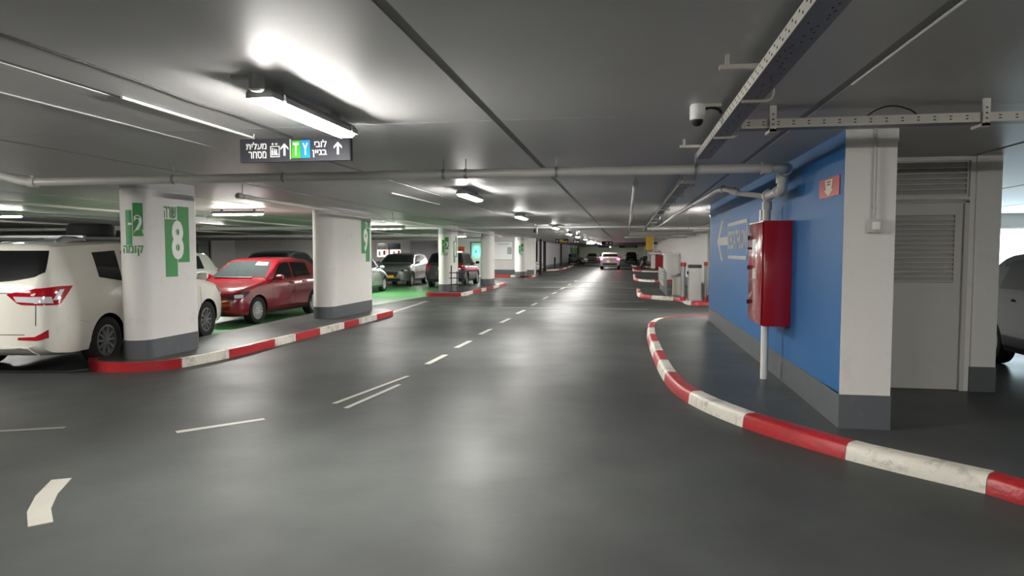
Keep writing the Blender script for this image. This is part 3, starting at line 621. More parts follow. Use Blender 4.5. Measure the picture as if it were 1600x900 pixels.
# ------------------------------------------------------------------ hanging direction sign
s1 = thing('direction_sign', (-2.81, 5.40, 2.395), label='dark hanging sign with white Hebrew words and arrows', cat='sign')
SW, SH = 1.0, 0.20
ob('board', bx(-SW / 2, SW / 2, 0, 0.04, 0, SH), M_SIGND, s1)
ob('side_cap', bx(SW / 2, SW / 2 + 0.012, -0.004, 0.044, -0.004, SH + 0.004), M_BLACK, s1)
for x in (-0.38, 0.40): ob('hanger', MB().tube([(x, 0.02, SH), (x, 0.02, CEIL - 2.395 + 0.003)], 0.007, 6), M_STEEL, s1)
ob('divider', bx(-0.035, -0.028, -0.003, 0, 0.02, SH - 0.012), M_SIGNW, s1)
g = ob('letter_tile', bx(-0.02, 0.062, -0.003, 0, 0.028, 0.176), M_LIME, s1); ob('letter_tile', bx(0.066, 0.148, -0.003, 0, 0.028, 0.176), M_SKY, s1)
put_text('lettering', 'T', M_SIGNW, s1, (0.021, -0.005, 0.102), 0, width=0.05, height=0.11, bold=0.004)
put_text('lettering', 'Y', M_SIGNW, s1, (0.107, -0.005, 0.102), 0, width=0.05, height=0.10, bold=0.004)
for t, x, z, w in ((heb('מעלית'), -0.345, 0.140, 0.19), (heb('מסחר'), -0.335, 0.062, 0.165), (heb('לובי'), 0.245, 0.145, 0.11), (heb('בניין'), 0.235, 0.062, 0.13)):
    put_text('lettering', t, M_SIGNW, s1, (x, -0.004, z), 0, width=w, height=0.062, bold=0.003)
def up_arrow(x, z, k=1.0):
    P = [(0, 0.055), (0.036, 0.018), (0.036, 0.0), (0.009, 0.026), (0.009, -0.05), (-0.009, -0.05), (-0.009, 0.026), (-0.036, 0.0), (-0.036, 0.018)]
    n = len(P); v = [(x + a * k, -0.004, z + b * k) for a, b in P] + [(x + a * k, 0, z + b * k) for a, b in P]
    ob('arrow', MB().add(v, [(0, 1, 2, 3), (0, 3, 6, 7, 8), (3, 4, 5, 6)] + [(i, (i + 1) % n, n + (i + 1) % n, n + i) for i in range(n)]), M_SIGNW, s1)
up_arrow(-0.085, 0.10); up_arrow(0.40, 0.10)
ic = MB()
for a in ((-0.215, -0.13, 0.04, 0.046), (-0.215, -0.13, 0.128, 0.134), (-0.215, -0.209, 0.046, 0.128), (-0.136, -0.13, 0.046, 0.128), (-0.202, -0.188, 0.055, 0.10), (-0.18, -0.168, 0.055, 0.095), (-0.162, -0.145, 0.055, 0.07), (-0.162, -0.154, 0.07, 0.105), (-0.20, -0.19, 0.106, 0.116), (-0.18, -0.17, 0.10, 0.11), (-0.196, -0.19, 0.142, 0.160), (-0.203, -0.183, 0.148, 0.154), (-0.163, -0.157, 0.142, 0.160), (-0.170, -0.15, 0.148, 0.154)):
    ic.box(a[0], a[1], -0.004, 0, a[2], a[3])
ob('lift_symbol', ic, M_SIGNW, s1)

# ------------------------------------------------------------------ fire hose cabinet, sign and switch on the right
fc = thing('hose_cabinet', (1.645, 8.24, 0.79), label='tall red fire hose cabinet fixed to the blue wall', cat='cabinet')
ob('body', bx(-0.145, 0.155, -0.41, 0.41, 0, 1.17), M_CAB, fc, bevel=0.012)
ob('door', bx(-0.165, -0.148, -0.40, 0.40, 0.012, 1.158), M_CAB, fc, bevel=0.008)
ob('top_lip', bx(-0.16, 0.155, -0.42, 0.42, 1.165, 1.18), M_CAB, fc)
for z in (0.2, 0.62, 0.98): ob('hinge', bx(-0.185, -0.165, 0.36, 0.39, z, z + 0.05), M_BLACK, fc)
ob('latch', bx(-0.19, -0.165, 0.30, 0.38, 0.86, 0.89), M_BLACK, fc)
ob('sticker', bx(-0.168, -0.165, -0.10, 0.12, 0.52, 0.64), M_KWHITE, fc); ob('sticker', bx(-0.168, -0.165, -0.05, 0.15, 0.80, 0.98), M_SIGNW, fc)
fs = thing('fire_sign', (BX - 0.004, 6.48, 2.20), label='red square sign with a pale down arrow on the blue wall', cat='sign')
ob('plate', bx(-0.006, 0.004, -0.30, 0.30, -0.085, 0.085), mat('sign_red', (186, 28, 32), 0.4), fs)
P = [(0.115, 0.07), (-0.115, 0.07), (-0.08, -0.02), (-0.14, -0.02), (0, -0.075), (0.14, -0.02), (0.08, -0.02)]
n = 7; v = [(-0.009, y, z) for y, z in P] + [(-0.005, y, z) for y, z in P]
ob('arrow', MB().add(v, [(0, 1, 2, 6), (3, 4, 5)] + [(i, (i + 1) % n, n + (i + 1) % n, n + i) for i in range(n)]), mat('sign_cream', (214, 204, 180), 0.5), fs)
ob('print', MB().box(-0.0105, -0.009, -0.06, 0.06, 0.045, 0.055).box(-0.0105, -0.009, -0.05, 0.05, 0.022, 0.032), M_SIGND, fs)
sw = thing('switch_box', (2.035, BY0, 1.78), label='grey switch box on the white corner pier with a conduit', cat='switch')
ob('box', bx(-0.056, 0.056, -0.05, 0, 0, 0.115), M_PLAST, sw, bevel=0.008); ob('rocker', bx(-0.03, 0.03, -0.056, -0.05, 0.03, 0.09), M_SIGNW, sw, bevel=0.002)
ob('indicator', bx(-0.008, 0.02, -0.053, -0.05, 0.008, 0.018), M_YELLOW, sw)
ob('conduit', MB().tube([(-0.01, -0.03, 0.115), (-0.01, -0.03, CEIL - 1.78)], 0.011, 8), M_PLAST, sw, smooth=True)
ob('conduit_clip', bx(-0.028, 0.008, -0.042, 0, 0.20, 0.215), M_PLAST, sw)

# ------------------------------------------------------------------ notices, far signs
nb = thing('notice_board', (-8.35, 45.38, 1.12), label='large white notice board on the end wall', cat='notice')
ob('board', bx(-0.66, 0.66, -0.03, 0.02, 0, 1.22), mat('notice_white', (246, 246, 242), 0.3), nb); ob('frame', MB().box(-0.69, 0.69, -0.035, 0.02, -0.03, 0).box(-0.69, 0.69, -0.035, 0.02, 1.22, 1.25).box(-0.69, -0.66, -0.035, 0.02, 0, 1.22).box(0.66, 0.69, -0.035, 0.02, 0, 1.22), M_STEEL, nb)
ob('print', MB().box(-0.4, 0.45, -0.033, -0.03, 1.05, 1.09).box(-0.3, 0.35, -0.033, -0.03, 0.98, 1.0).box(0.3, 0.62, -0.033, -0.03, 0.36, 0.84), mat('print_pale', (170, 186, 168), 0.5), nb)
on = thing('orange_notice', (-11.4, 45.38, 1.42), label='square orange notice on the end wall', cat='notice')
ob('plate', bx(-0.33, 0.33, -0.03, 0.02, 0, 0.58), M_ORANGE, on); ob('print', MB().box(-0.1, 0.1, -0.034, -0.03, 0.2, 0.4).box(-0.06, 0.06, -0.036, -0.034, 0.24, 0.36), mat('print_red', (190, 60, 40), 0.5), on)
gs = thing('exit_column_sign', (-10.2, 45.2, 1.35), label='tall green lit sign by the end wall doorway', cat='sign')
ob('plate', bx(-0.14, 0.14, -0.04, 0.02, 0, 0.62), M_EXIT, gs, bevel=0.03); ob('mark', bx(-0.05, 0.05, -0.045, -0.04, 0.2, 0.42), M_GREEN, gs); ob('bracket', bx(-0.03, 0.03, 0.02, 0.2, 0.28, 0.34), M_STEEL, gs)
dj = thing('door_3', (-10.6, 45.36, KERB), kind='structure', label='dark narrow doorway frame beside the orange notice')
ob('door_frame', MB().box(-0.03, 0.03, -0.03, 0.05, 0, 2.2).box(0.75, 0.80, -0.03, 0.05, 0, 2.2).box(-0.03, 0.8, -0.03, 0.05, 2.15, 2.2), M_SIGND, dj); ob('door_leaf', bx(0.03, 0.75, 0, 0.04, 0.01, 2.15), M_WHITE, dj)
ex = thing('exit_sign', (-31.0, 42.95, 2.32), label='turquoise lit exit sign above the far left door', cat='sign')
ob('plate', bx(-0.42, 0.42, -0.05, 0.05, 0, 0.22), M_EXIT, ex); ob('mark', MB().box(0.05, 0.12, -0.055, -0.05, 0.04, 0.18).box(0.2, 0.28, -0.055, -0.05, 0.04, 0.16), M_SIGND, ex)
d4 = thing('door_4', (-30.6, 42.97, 0), kind='structure', label='pale double door under the lit exit sign')
ob('door_leaf', bx(-0.9, -0.01, -0.03, 0.03, 0, 2.1), M_WALLGREY, d4); ob('door_leaf', bx(0.01, 0.9, -0.03, 0.03, 0, 2.1), M_WALLGREY, d4); ob('door_frame', MB().box(-0.98, -0.9, -0.05, 0.03, 0, 2.18).box(0.9, 0.98, -0.05, 0.03, 0, 2.18).box(-0.98, 0.98, -0.05, 0.03, 2.1, 2.18), M_DOOR, d4)
def hang_sign(x, y, z, w, h, m, label, marks, mm, zc=CEIL2):
    s = thing('hanging_sign', (x, y, z), label=label, cat='sign')
    ob('board', bx(-w / 2, w / 2, 0, 0.05, 0, h), m, s)
    for a in (-w * 0.4, w * 0.4): ob('hanger', MB().tube([(a, 0.025, h), (a, 0.025, zc - z + 0.003)], 0.01, 6), M_STEEL, s)
    q = MB()
    for a in marks: q.box(a[0] * w, a[1] * w, -0.004, 0, a[2] * h, a[3] * h)
    if marks: ob('mark', q, mm, s)
    return s
hs = hang_sign(-3.98, 42, 2.19, 0.82, 0.26, M_BLACK, 'black hanging sign with yellow letters and an arrow', [(-0.2, 0.1, 0.55, 0.8), (-0.2, 0.42, 0.2, 0.45)], mat('sign_yellow', (246, 190, 30), 0.4))
v = [(-0.36, -0.004, 0.12), (-0.27, -0.004, 0.2), (-0.27, -0.004, 0.04), (-0.36, 0, 0.12), (-0.27, 0, 0.2), (-0.27, 0, 0.04)]
ob('arrow', MB().add(v, [(0, 1, 2), (3, 5, 4), (0, 3, 4, 1), (1, 4, 5, 2), (2, 5, 3, 0)]), M_SIGNW, hs)
hang_sign(-3.25, 24.0, 2.27, 0.16, 0.24, M_CREAM, 'small cream box sign hanging near the ceiling step', [(-0.3, 0.1, 0.2, 0.8)], M_SIGND, CEIL)
hang_sign(-3.4, 47, 2.22, 0.5, 0.27, M_BLACK, 'black hanging sign with white symbols over the far lane', [(-0.4, -0.2, 0.2, 0.8), (-0.1, 0.3, 0.3, 0.6)], M_SIGNW)
hang_sign(-2.75, 52, 2.22, 0.6, 0.27, mat('sign_grey_green', (110, 140, 120), 0.5), 'grey green hanging sign over the far lane', [(0.1, 0.4, 0.3, 0.7)], M_SIGNW)
hang_sign(-1.6, 56, 2.22, 0.9, 0.30, M_BLACK, 'wide black hanging sign with white dots over the far lane', [(-0.1, 0.1, 0.3, 0.7), (0.25, 0.4, 0.3, 0.7)], M_SIGNW)
hang_sign(-2.6, 78, 2.15, 1.2, 0.28, M_BLACK, 'plain black hanging sign before the end wall', [], None)
hang_sign(0.2, 84, 2.15, 2.2, 0.28, M_BLACK, 'long black hanging sign with white print before the end wall', [(-0.2, 0.4, 0.3, 0.6)], M_SIGNW)
ob('lane_beam', bx(-1.6, 2.9, 66, 66.4, 2.40, CEIL2 + 0.003), M_SIGND, kind='structure', label='dark cross beam above the far lane')
ys = thing('yellow_sign', (1.08, 33.2, 1.72), label='yellow hanging sign above the gates', cat='sign')
ob('board', bx(-0.16, 0.16, 0, 0.06, 0, 0.75), M_YELLOW, ys); ob('edge', bx(0.16, 0.20, -0.01, 0.07, -0.01, 0.76), M_KWHITE, ys); ob('hanger', MB().tube([(0, 0.03, 0.75), (0, 0.03, CEIL2 - 1.72 + 0.003)], 0.012, 6), M_STEEL, ys)

# ------------------------------------------------------------------ gates on the right islands
def gate_box(x, y, w, d, h, label, top=True, m=M_BOXG):
    t = thing('barrier_machine', (x, y, KERB), label=label, cat='machine')
    ob('body', bx(-w / 2, w / 2, -d / 2, d / 2, 0, h), m, t, bevel=0.012)
    if top: ob('cap', bx(-w / 2 - 0.01, w / 2 + 0.01, -d / 2 - 0.01, d / 2 + 0.01, h - 0.01, h + 0.09), M_BLACK, t, bevel=0.01)
    else: ob('cap', bx(-w / 2 - 0.03, w / 2 + 0.03, -d / 2 - 0.03, d / 2 + 0.03, h - 0.005, h + 0.03), M_BOXG, t)
    ob('plinth', bx(-w / 2 - 0.02, w / 2 + 0.02, -d / 2 - 0.02, d / 2 + 0.02, 0, 0.05), M_STEEL, t)
    return t
gb = gate_box(2.09, 21.55, 0.37, 0.4, 1.02, 'tall grey barrier machine with a black top')
ob('screen', bx(-0.12, 0.12, -0.206, -0.2, 0.7, 0.86), M_BOXG, gb)
ob('pivot', MB().lathe([(0.0, -0.23), (0.05, -0.23), (0.05, -0.18), (0.0, -0.18)], 'x', 12, (0, 0, 0.86)), M_BLACK, gb)
gp = gate_box(1.70, 23.6, 0.26, 0.5, 0.66, 'cream gate cabinet beside the slatted guard', False, mat('cabinet_cream', (212, 208, 194), 0.45))
ob('knob', MB().lathe([(0.0, 0.03), (0.04, 0.03), (0.04, 0.10), (0.0, 0.10)], 'z', 10, (0, 0, 0.62)), M_RED, gp)
def banded_post(x, y, h, label, r=0.055):
    t = thing('guard_post', (x, y, KERB), label=label, cat='post')
    ob('post', MB().lathe([(r, 0), (r, h)], n=14), M_STEEL, t, smooth=True)
    ob('band', MB().lathe([(r + 0.012, h - 0.12), (r + 0.02, h - 0.1), (r + 0.02, h - 0.02), (r + 0.012, h)], n=14), M_RED, t, smooth=True)
    ob('band', MB().lathe([(r + 0.02, 0.0), (r + 0.02, 0.12)], n=14), M_RED, t, smooth=True)
banded_post(1.74, 21.5, 1.18, 'grey guard post with red bands left of the grey barrier machine', 0.07)
banded_post(2.42, 21.5, 1.20, 'thin grey guard post with a red top beside the blue wall', 0.04)
sg = thing('slatted_guard', (1.32, 24.7, KERB), label='low guard of slanted horizontal boards on silver legs', cat='guard')
for k in range(6):
    ob('board', MB().obox((0, 1.4, 0.36 + k * 0.10), (0.03, 0, 0), (0.02, 2.3, 0), (0, 0, 0.036)), M_BOXG, sg)
for y in (-0.6, 0.2, 1.0, 1.8, 2.6, 3.4): ob('leg', bx(0.03, 0.08, y - 0.03, y + 0.03, 0, 0.82), M_STEEL, sg)
rp = thing('red_panel_sign', (1.98, 42.2, KERB), label='red panel on a post under a white canopy', cat='sign')
ob('post', MB().lathe([(0.05, 0), (0.05, 1.6)], n=10), M_STEEL, rp); ob('panel', bx(-0.22, 0.22, -0.1, -0.05, 0.52, 1.3), M_RED, rp); ob('side_panel', bx(-0.5, -0.24, -0.1, -0.05, 0.5, 1.35), M_SIGNW, rp); ob('side_panel', bx(0.24, 0.45, -0.1, -0.05, 0.5, 1.35), M_SIGNW, rp)
ob('canopy', bx(-0.6, 0.75, -0.4, 0.4, 1.36, 1.5), M_SIGNW, rp, bevel=0.03)
pb = thing('pay_booth', (2.36, 38.2, KERB), label='white pay booth with a grey arched panel', cat='booth')
ob('body', bx(-0.30, 0.40, -0.35, 0.35, 0, 1.35), M_SIGNW, pb, bevel=0.03); ob('arched_panel', MB().prism([(-0.16, 0), (0.16, 0), (0.16, 0.02), (-0.16, 0.02)], 0.35, 1.2), M_WALLGREY, pb)
pb.children[1].location = (0, -0.372, 0); ob('roof', bx(-0.38, 0.48, -0.45, 0.45, 1.34, 1.44), M_SIGNW, pb, bevel=0.02)
r2 = thing('red_cabinet', (2.6, 58.5, KERB), label='narrow red cabinet against the far gate wall', cat='cabinet')
ob('body', bx(-0.28, 0.28, -0.3, 0.3, 0, 1.55), M_RED, r2, bevel=0.02); ob('door', bx(-0.24, 0.24, -0.315, -0.3, 0.08, 1.48), M_CAB, r2, bevel=0.01)

# ------------------------------------------------------------------ metal rack by the third column, bollards, dark posts
rk = thing('metal_rack', (-6.30, 24.65, KERB), label='black tubular rack standing by the kerb and column', cat='rack')
for x in (-0.22, 0.0, 0.22): ob('upright', MB().tube([(x, 0, 0), (x, 0, 1.0 if x < 0 else 0.78)], 0.022, 8), M_SIGND, rk)
for z in (0.28, 0.52, 0.72): ob('rail', MB().tube([(-0.3, 0, z), (0.3, 0, z)], 0.018, 8), M_SIGND, rk)
ob('foot', bx(-0.28, 0.28, -0.2, 0.2, 0, 0.025), M_SIGND, rk)
def dark_post(x, y, h, lab, z=0.0, r=0.07):
    t = thing('dark_post', (x, y, z), label=lab, cat='post')
    ob('shaft', MB().lathe([(r, 0), (r, h)], n=12), M_BLACK, t, smooth=True); ob('foot_plate', bx(-r * 1.6, r * 1.6, -r * 1.6, r * 1.6, 0, 0.02), M_BLACK, t)
dark_post(-6.2, 48.9, CEIL2 + 0.003, 'dark full-height post in front of the two pale parked cars', 0, 0.09)
dark_post(-6.9, 57.2, CEIL2 + 0.003, 'dark full-height post where the pale panelled wall starts', 0, 0.13)
dark_post(-7.3, 76, CEIL2 - KERB + 0.003, 'dark full-height post half way along the pale panelled wall', KERB, 0.09)
dark_post(-6.9, 65.5, 1.0, 'short black bollard in front of the pale panelled wall', KERB, 0.09)
gpn = ob('green_wall_panel', bx(-9.4, -8.2, 57.55, 57.6, 0.9, 2.5), mat('pale_green', (120, 172, 146), 0.5), label='pale green panel on the wall behind the parked cars', cat='panel')
for k, y in enumerate((92, 98, 104)):
    c = thing('pillar', (-7.4, y, 0), label='slim far pillar painted pale with a green band', cat='pillar', group='far pillars at the lane end'); ob('shaft', bx(-0.25, 0.25, -0.25, 0.25, 0, CEIL2 + 0.003), M_CREAM, c); ob('band', bx(-0.255, 0.255, -0.255, 0.255, 1.2, 2.2), mat('band_green', (150, 190, 160), 0.5), c)

# ------------------------------------------------------------------ cars
def lerp_prof(prof, x):
    if x <= prof[0][0]: return prof[0][1]
    for (a, u), (b, w) in zip(prof, prof[1:]):
        if x <= b: return u + (w - u) * (x - a) / (b - a)
    return prof[-1][1]
def wheel_meshes(r, w, spokes, rim_k=0.66):
    ty = MB().lathe([(r * rim_k, -w * 0.42), (r * 0.88, -w * 0.5), (r * 0.97, -w * 0.46), (r, -w * 0.3), (r, w * 0.3), (r * 0.97, w * 0.46), (r * 0.88, w * 0.5), (r * rim_k, w * 0.42)], 'y', 28, caps=False).mesh('tyre')
    ri = MB().lathe([(r * rim_k, -w * 0.40), (r * rim_k, w * 0.40), (r * (rim_k - 0.07), w * 0.44), (r * (rim_k - 0.09), w * 0.30), (r * (rim_k - 0.09), -w * 0.1)], 'y', 28, caps=False)
    ri.lathe([(0, w * 0.42), (r * 0.12, w * 0.40), (r * 0.15, w * 0.2), (r * 0.15, -w * 0.2)], 'y', 14)
    for k in range(spokes):
        a = k * 2 * math.pi / spokes; c, s = math.cos(a), math.sin(a); rm = r * (rim_k - 0.04)
        ri.obox((c * rm * 0.56, w * 0.30, s * rm * 0.56), (c * rm * 0.44, 0, s * rm * 0.44), (0, w * 0.07, 0), (-s * r * 0.045, 0, c * r * 0.045))
    bk = MB().lathe([(0, w * 0.02), (r * rim_k, w * 0.02)], 'y', 20)
    return ty, ri.mesh('rim'), bk.mesh('brake_disc')
def make_car(name, label, loc, heading, P):
    """local frame: x forward, y left, origin on the floor mid-wheelbase"""
    car = thing(name, (loc[0], loc[1], loc[2] if len(loc) > 2 else 0.0), math.radians(heading), label=label, cat=P.get('cat', 'car'), group=P.get('group'))
    L, Wd, Ht, wb, fo, r = P['L'], P['W'], P['H'], P['wb'], P['fo'], P['r']
    xF = wb / 2 + fo; xR = xF - L; gc = P.get('gc', 0.2)
    hood, nose, tail = P['hood'], P['nose'], P['tail']
    xc, xrf, xrr, xrb = P['xc'], P['xrf'], P['xrr'], P['xrb']      # cowl, roof front, roof rear, rear glass foot
    bf, br = P['bf'], P['br']                                       # belt heights front, rear
    top = [(xR, tail - 0.10), (xR + 0.05, tail), (xrb, tail + 0.02), (xrr, Ht - 0.07), (xrr + (xrf - xrr) * 0.45, Ht), (xrf, Ht - 0.05), (xc, hood), (xF - 0.28, nose + 0.10), (xF - 0.06, nose), (xF, nose - 0.12)]
    belt = [(xR, br - 0.16), (xR + 0.12, br), (xc, bf), (xF - 0.3, nose), (xF, nose - 0.14)]
    bot = [(xR, gc + 0.16), (xR + 0.12, gc + 0.05), (xR + 0.5, gc), (xF - 0.5, gc), (xF - 0.1, gc + 0.02), (xF, gc + 0.10)]
    n = 72; X = [xR + L * (0.5 - 0.5 * math.cos(math.pi * i / n)) * 0.35 + L * i / n * 0.65 for i in range(n + 1)]
    def sm(prof, k=2):
        z = [lerp_prof(prof, x) for x in X]
        for _ in range(k): z = [z[0]] + [(z[i - 1] + 2 * z[i] + z[i + 1]) / 4 for i in range(1, n)] + [z[-1]]
        return z
    T, B, G = sm(top), sm(belt, 3), sm(bot)
    kf, kr_, Rf, Rr = P.get('kf', 0.70), P.get('kr', 0.84), P.get('Rf', 0.75), P.get('Rr', 0.45)
    def wid(x):
        w = 1.0
        e = xF - x
        if e < Rf: w = kf + (1 - kf) * math.sqrt(max(0, 1 - (1 - e / Rf) ** 2))
        e = x - xR
        if e < Rr: w = min(w, kr_ + (1 - kr_) * math.sqrt(max(0, 1 - (1 - e / Rr) ** 2)))
        return w * Wd / 2
    V = []; F = []; K = 0
    for i, x in enumerate(X):
        w, zt, zb = wid(x), T[i], G[i]; zs = min(B[i], zt - 0.02); h = zs - zb; g = max(zt - zs, 0)
        wt = w * 0.93 - P.get('tumble', 0.30) * g; cr = min(0.05, g * 0.45)
        wt = max(wt, 0.3)
        half = [(0, zb), (w * 0.80, zb), (w * 0.94, zb + 0.03), (w * 0.985, zb + 0.16 * h), (w * 0.997, zb + 0.38 * h), (w, zb + 0.55 * h), (w * 0.992, zb + 0.74 * h), (w * 0.972, zb + 0.92 * h), (w * 0.945, zs)]
        for t in (0.33, 0.66): half.append((w * 0.935 + (wt - w * 0.935) * t + 0.012 * min(1, g * 2), zs + (zt - cr - zs) * t))
        half += [(wt, zt - cr), (wt * 0.93, zt - cr * 0.45), (wt * 0.72, zt - cr * 0.14), (wt * 0.4, zt - cr * 0.03), (0, zt)]
        ring = [(x, y, z) for y, z in half] + [(x, -y, z) for y, z in half[-2:0:-1]]
        K = len(ring); V += ring
    for i in range(n):
        for k in range(K): F.append((i * K + k, i * K + (k + 1) % K, (i + 1) * K + (k + 1) % K, (i + 1) * K + k))
    F.append(tuple(range(K))); F.append(tuple(range(n * K, n * K + K))[::-1])
    me = MB().add(V, F).mesh('body')
    bm = bmesh.new(); bm.from_mesh(me); bvh = BVHTree.FromBMesh(bm); bm.free()
    # wheel housings cut out of the body
    Rw = r * 1.14; cut = MB()
    for ax in (wb / 2, -wb / 2):
        for s in (1, -1):
            cut.lathe([(Rw, s * (Wd / 2 - 0.30)), (Rw, s * (Wd / 2 + 0.2))], 'y', 28, (ax, 0, r * 1.02))
    bo = bpy.data.objects.new('b', me); co = bpy.data.objects.new('c', cut.mesh('cut')); COL.objects.link(bo); COL.objects.link(co)
    md = bo.modifiers.new('w', 'BOOLEAN'); md.operation = 'DIFFERENCE'; md.object = co; md.solver = 'EXACT'
    dg = bpy.context.evaluated_depsgraph_get(); body = bpy.data.meshes.new_from_object(bo.evaluated_get(dg))
    bpy.data.objects.remove(bo); bpy.data.objects.remove(co)
    body.name = 'body'; body.materials.clear(); body.materials.append(P['paint']); body.materials.append(M_BLACK)
    for p in body.polygons:
        vs = [body.vertices[i].co for i in p.vertices]; dark = False
        for ax in (wb / 2, -wb / 2):
            if all(math.hypot(q.x - ax, q.z - r * 1.02) < Rw + 0.004 for q in vs): dark = True
        p.material_index = 1 if dark or p.center.z < gc + 0.012 else 0
    ob('body', body, None, car, smooth=True, ang=38)
    ZV = Vector((0, 0, 1))
    def resamp(pl, n):
        out = []
        for i in range(n + 1):
            t = i / n * (len(pl) - 1); k = min(int(t), len(pl) - 2); a, b = pl[k], pl[k + 1]; f = t - k
            out.append((a[0] + (b[0] - a[0]) * f, a[1] + (b[1] - a[1]) * f))
        return out
    def patch(nm, m, d, lo, hi, off=0.006, nx=12, nz=4, parent=None, depth=0.03):
        """thin panel hugging the body: lo/hi are outline polylines (u, z) seen along direction d"""
        d = Vector(d).normalized(); U = ZV.cross(d); A, Bp = resamp(lo, nx), resamp(hi, nx); V = []; F = []
        for j in range(nz + 1):
            for i in range(nx + 1):
                u = A[i][0] + (Bp[i][0] - A[i][0]) * j / nz; z = A[i][1] + (Bp[i][1] - A[i][1]) * j / nz
                o = U * u + ZV * z + d * 6
                hit = bvh.ray_cast(o, -d)
                if hit[0] is None: q = bvh.find_nearest(U * u + ZV * z + d * 1.0); p, nr = q[0], q[1]
                else: p, nr = hit[0], hit[1]
                if nr.dot(d) < 0: nr = d
                V.append(p + nr * off)
        M_ = len(V); V += [v - d * depth for v in V]
        w_ = nx + 1
        for j in range(nz):
            for i in range(nx):
                F.append((j * w_ + i, j * w_ + i + 1, (j + 1) * w_ + i + 1, (j + 1) * w_ + i))
        rim = [i for i in range(w_)] + [j * w_ + nx for j in range(1, nz + 1)] + [nz * w_ + i for i in range(nx - 1, -1, -1)] + [j * w_ for j in range(nz - 1, 0, -1)]
        for a, b in zip(rim, rim[1:] + rim[:1]): F.append((a, b, b + M_, a + M_))
        return ob(nm, MB().add(V, F), m, parent or car, smooth=True, ang=50)
    # side projection: seen along +-y; u runs along x. For d=(0,-1,0): U = Z x d = (1,0,0)
    def side(nm, m, s, lo, hi, **k):
        f = (lambda pl: [(x * (1 if s < 0 else -1), z) for x, z in pl]); return patch(nm, m, (0, s, 0), f(lo), f(hi), **k)
    zl, zr, zh = bf + 0.035, br + 0.035, Ht - 0.135
    kx = P.get('qx', xrr - 0.05)
    wa = xc - 0.30; wb1 = xrf + 0.12
    b_at = lambda x: lerp_prof([(xR, zr), (xc, zl)], x)
    xm, xq = P.get('xm', (xrf + xrr) / 2 + 0.12), P.get('xq', xrr + 0.15)
    for s in (1, -1):
        side('front_side_window', M_GLASSD, s, [(wa, b_at(wa)), ((wa + xm) / 2, b_at(xm)), (xm + 0.05, b_at(xm))], [(wb1 - 0.12, zh - 0.02), ((wb1 + xm) / 2 - 0.1, zh + 0.01), (xm + 0.05, zh + 0.01)])
        side('rear_side_window', M_GLASSD, s, [(xm - 0.04, b_at(xm)), ((xm + xq) / 2, b_at(xq)), (xq - 0.02, b_at(xq))], [(xm - 0.04, zh + 0.01), ((xm + xq) / 2, zh), (xq + 0.04, zh - 0.03)])
        if P.get('quarter'):
            q0, q1, q2 = P['quarter']; side('quarter_window', M_GLASSD, s, [(q0, b_at(q0)), (q1, b_at(q1) + 0.06)], [(q0 , zh - 0.02), (q2, zh - 0.05)])
    wv = Wd / 2
    def f_w(z): return wv * 0.90 - P.get('tumble', 0.3) * max(0, z - bf)
    # windscreen, rear window (seen along +-x; u = +-y)
    patch('windscreen', M_GLASSW, (1, 0, 0), [(-f_w(hood) * 0.94, hood + 0.05), (0, hood + 0.06), (f_w(hood) * 0.94, hood + 0.05)], [(-f_w(Ht) * 0.88, Ht - 0.11), (0, Ht - 0.085), (f_w(Ht) * 0.88, Ht - 0.11)], nx=16, nz=8)
    rk = P.get('rwk', 1.0)
    rw0, rw1 = P.get('rw', (tail + 0.07, Ht - 0.15))
    if not P.get('wrapglass'): patch('rear_window', M_GLASSD, (-1, 0, 0), [(-f_w(rw0) * 0.92 * rk, rw0 + P.get('rwc', 0.0)), (0, rw0), (f_w(rw0) * 0.92 * rk, rw0 + P.get('rwc', 0.0))], [(-f_w(rw1) * 0.88 * (rk + 0.07 * (rk > 1)), rw1), (0, rw1 + 0.02), (f_w(rw1) * 0.88 * (rk + 0.07 * (rk > 1)), rw1)], nx=16, nz=8)
    if P.get('detail', 1):
        # lamps, grille, plates
        for s in (1, -1):
            d = (math.cos(0.7), s * math.sin(0.7), 0); u0 = 0
            hc = nose - 0.02; y0 = wv * kf * 0.9
            # corner head lamp: centre of the corner in the diagonal frame
            U = ZV.cross(Vector(d).normalized()); cu = U.dot(Vector((xF - 0.22, s * wv * 0.80, 0)))
            a, b = (cu - 0.24, cu + 0.24)
            if s > 0: lo = [(a, hc - 0.13), (cu, hc - 0.12), (b, hc - 0.02)]; hi = [(a, hc - 0.07), (cu, hc - 0.02), (b, hc + 0.05)]
            else: lo = [(a, hc - 0.02), (cu, hc - 0.12), (b, hc - 0.13)]; hi = [(a, hc + 0.05), (cu, hc - 0.02), (b, hc - 0.07)]
            hl = patch('head_lamp', M_BLACK, d, lo, hi, nx=8, nz=3)
            patch('lamp_lens', P.get('lens', M_LAMPC), d, [(cu - 0.09, hc - 0.105), (cu + 0.10, hc - 0.10)], [(cu - 0.09, hc - 0.035), (cu + 0.10, hc - 0.03)], off=0.012, nx=5, nz=2, parent=hl)
        gw = wv * 0.52
        patch('grille', M_BLACK, (1, 0, 0), [(-gw * 0.8, gc + 0.24), (0, gc + 0.22), (gw * 0.8, gc + 0.24)], [(-gw, nose - 0.16), (0, nose - 0.14), (gw, nose - 0.16)])
        patch('lower_grille', M_BLACK, (1, 0, 0), [(-wv * 0.6, gc + 0.07), (wv * 0.6, gc + 0.07)], [(-wv * 0.62, gc + 0.17), (wv * 0.62, gc + 0.17)])
        pl = patch('number_plate', M_YPLATE, (1, 0, 0), [(-0.26, gc + 0.2), (0.26, gc + 0.2)], [(-0.26, gc + 0.31), (0.26, gc + 0.31)], off=0.016)
        pz = P.get('pz', tail - 0.28)
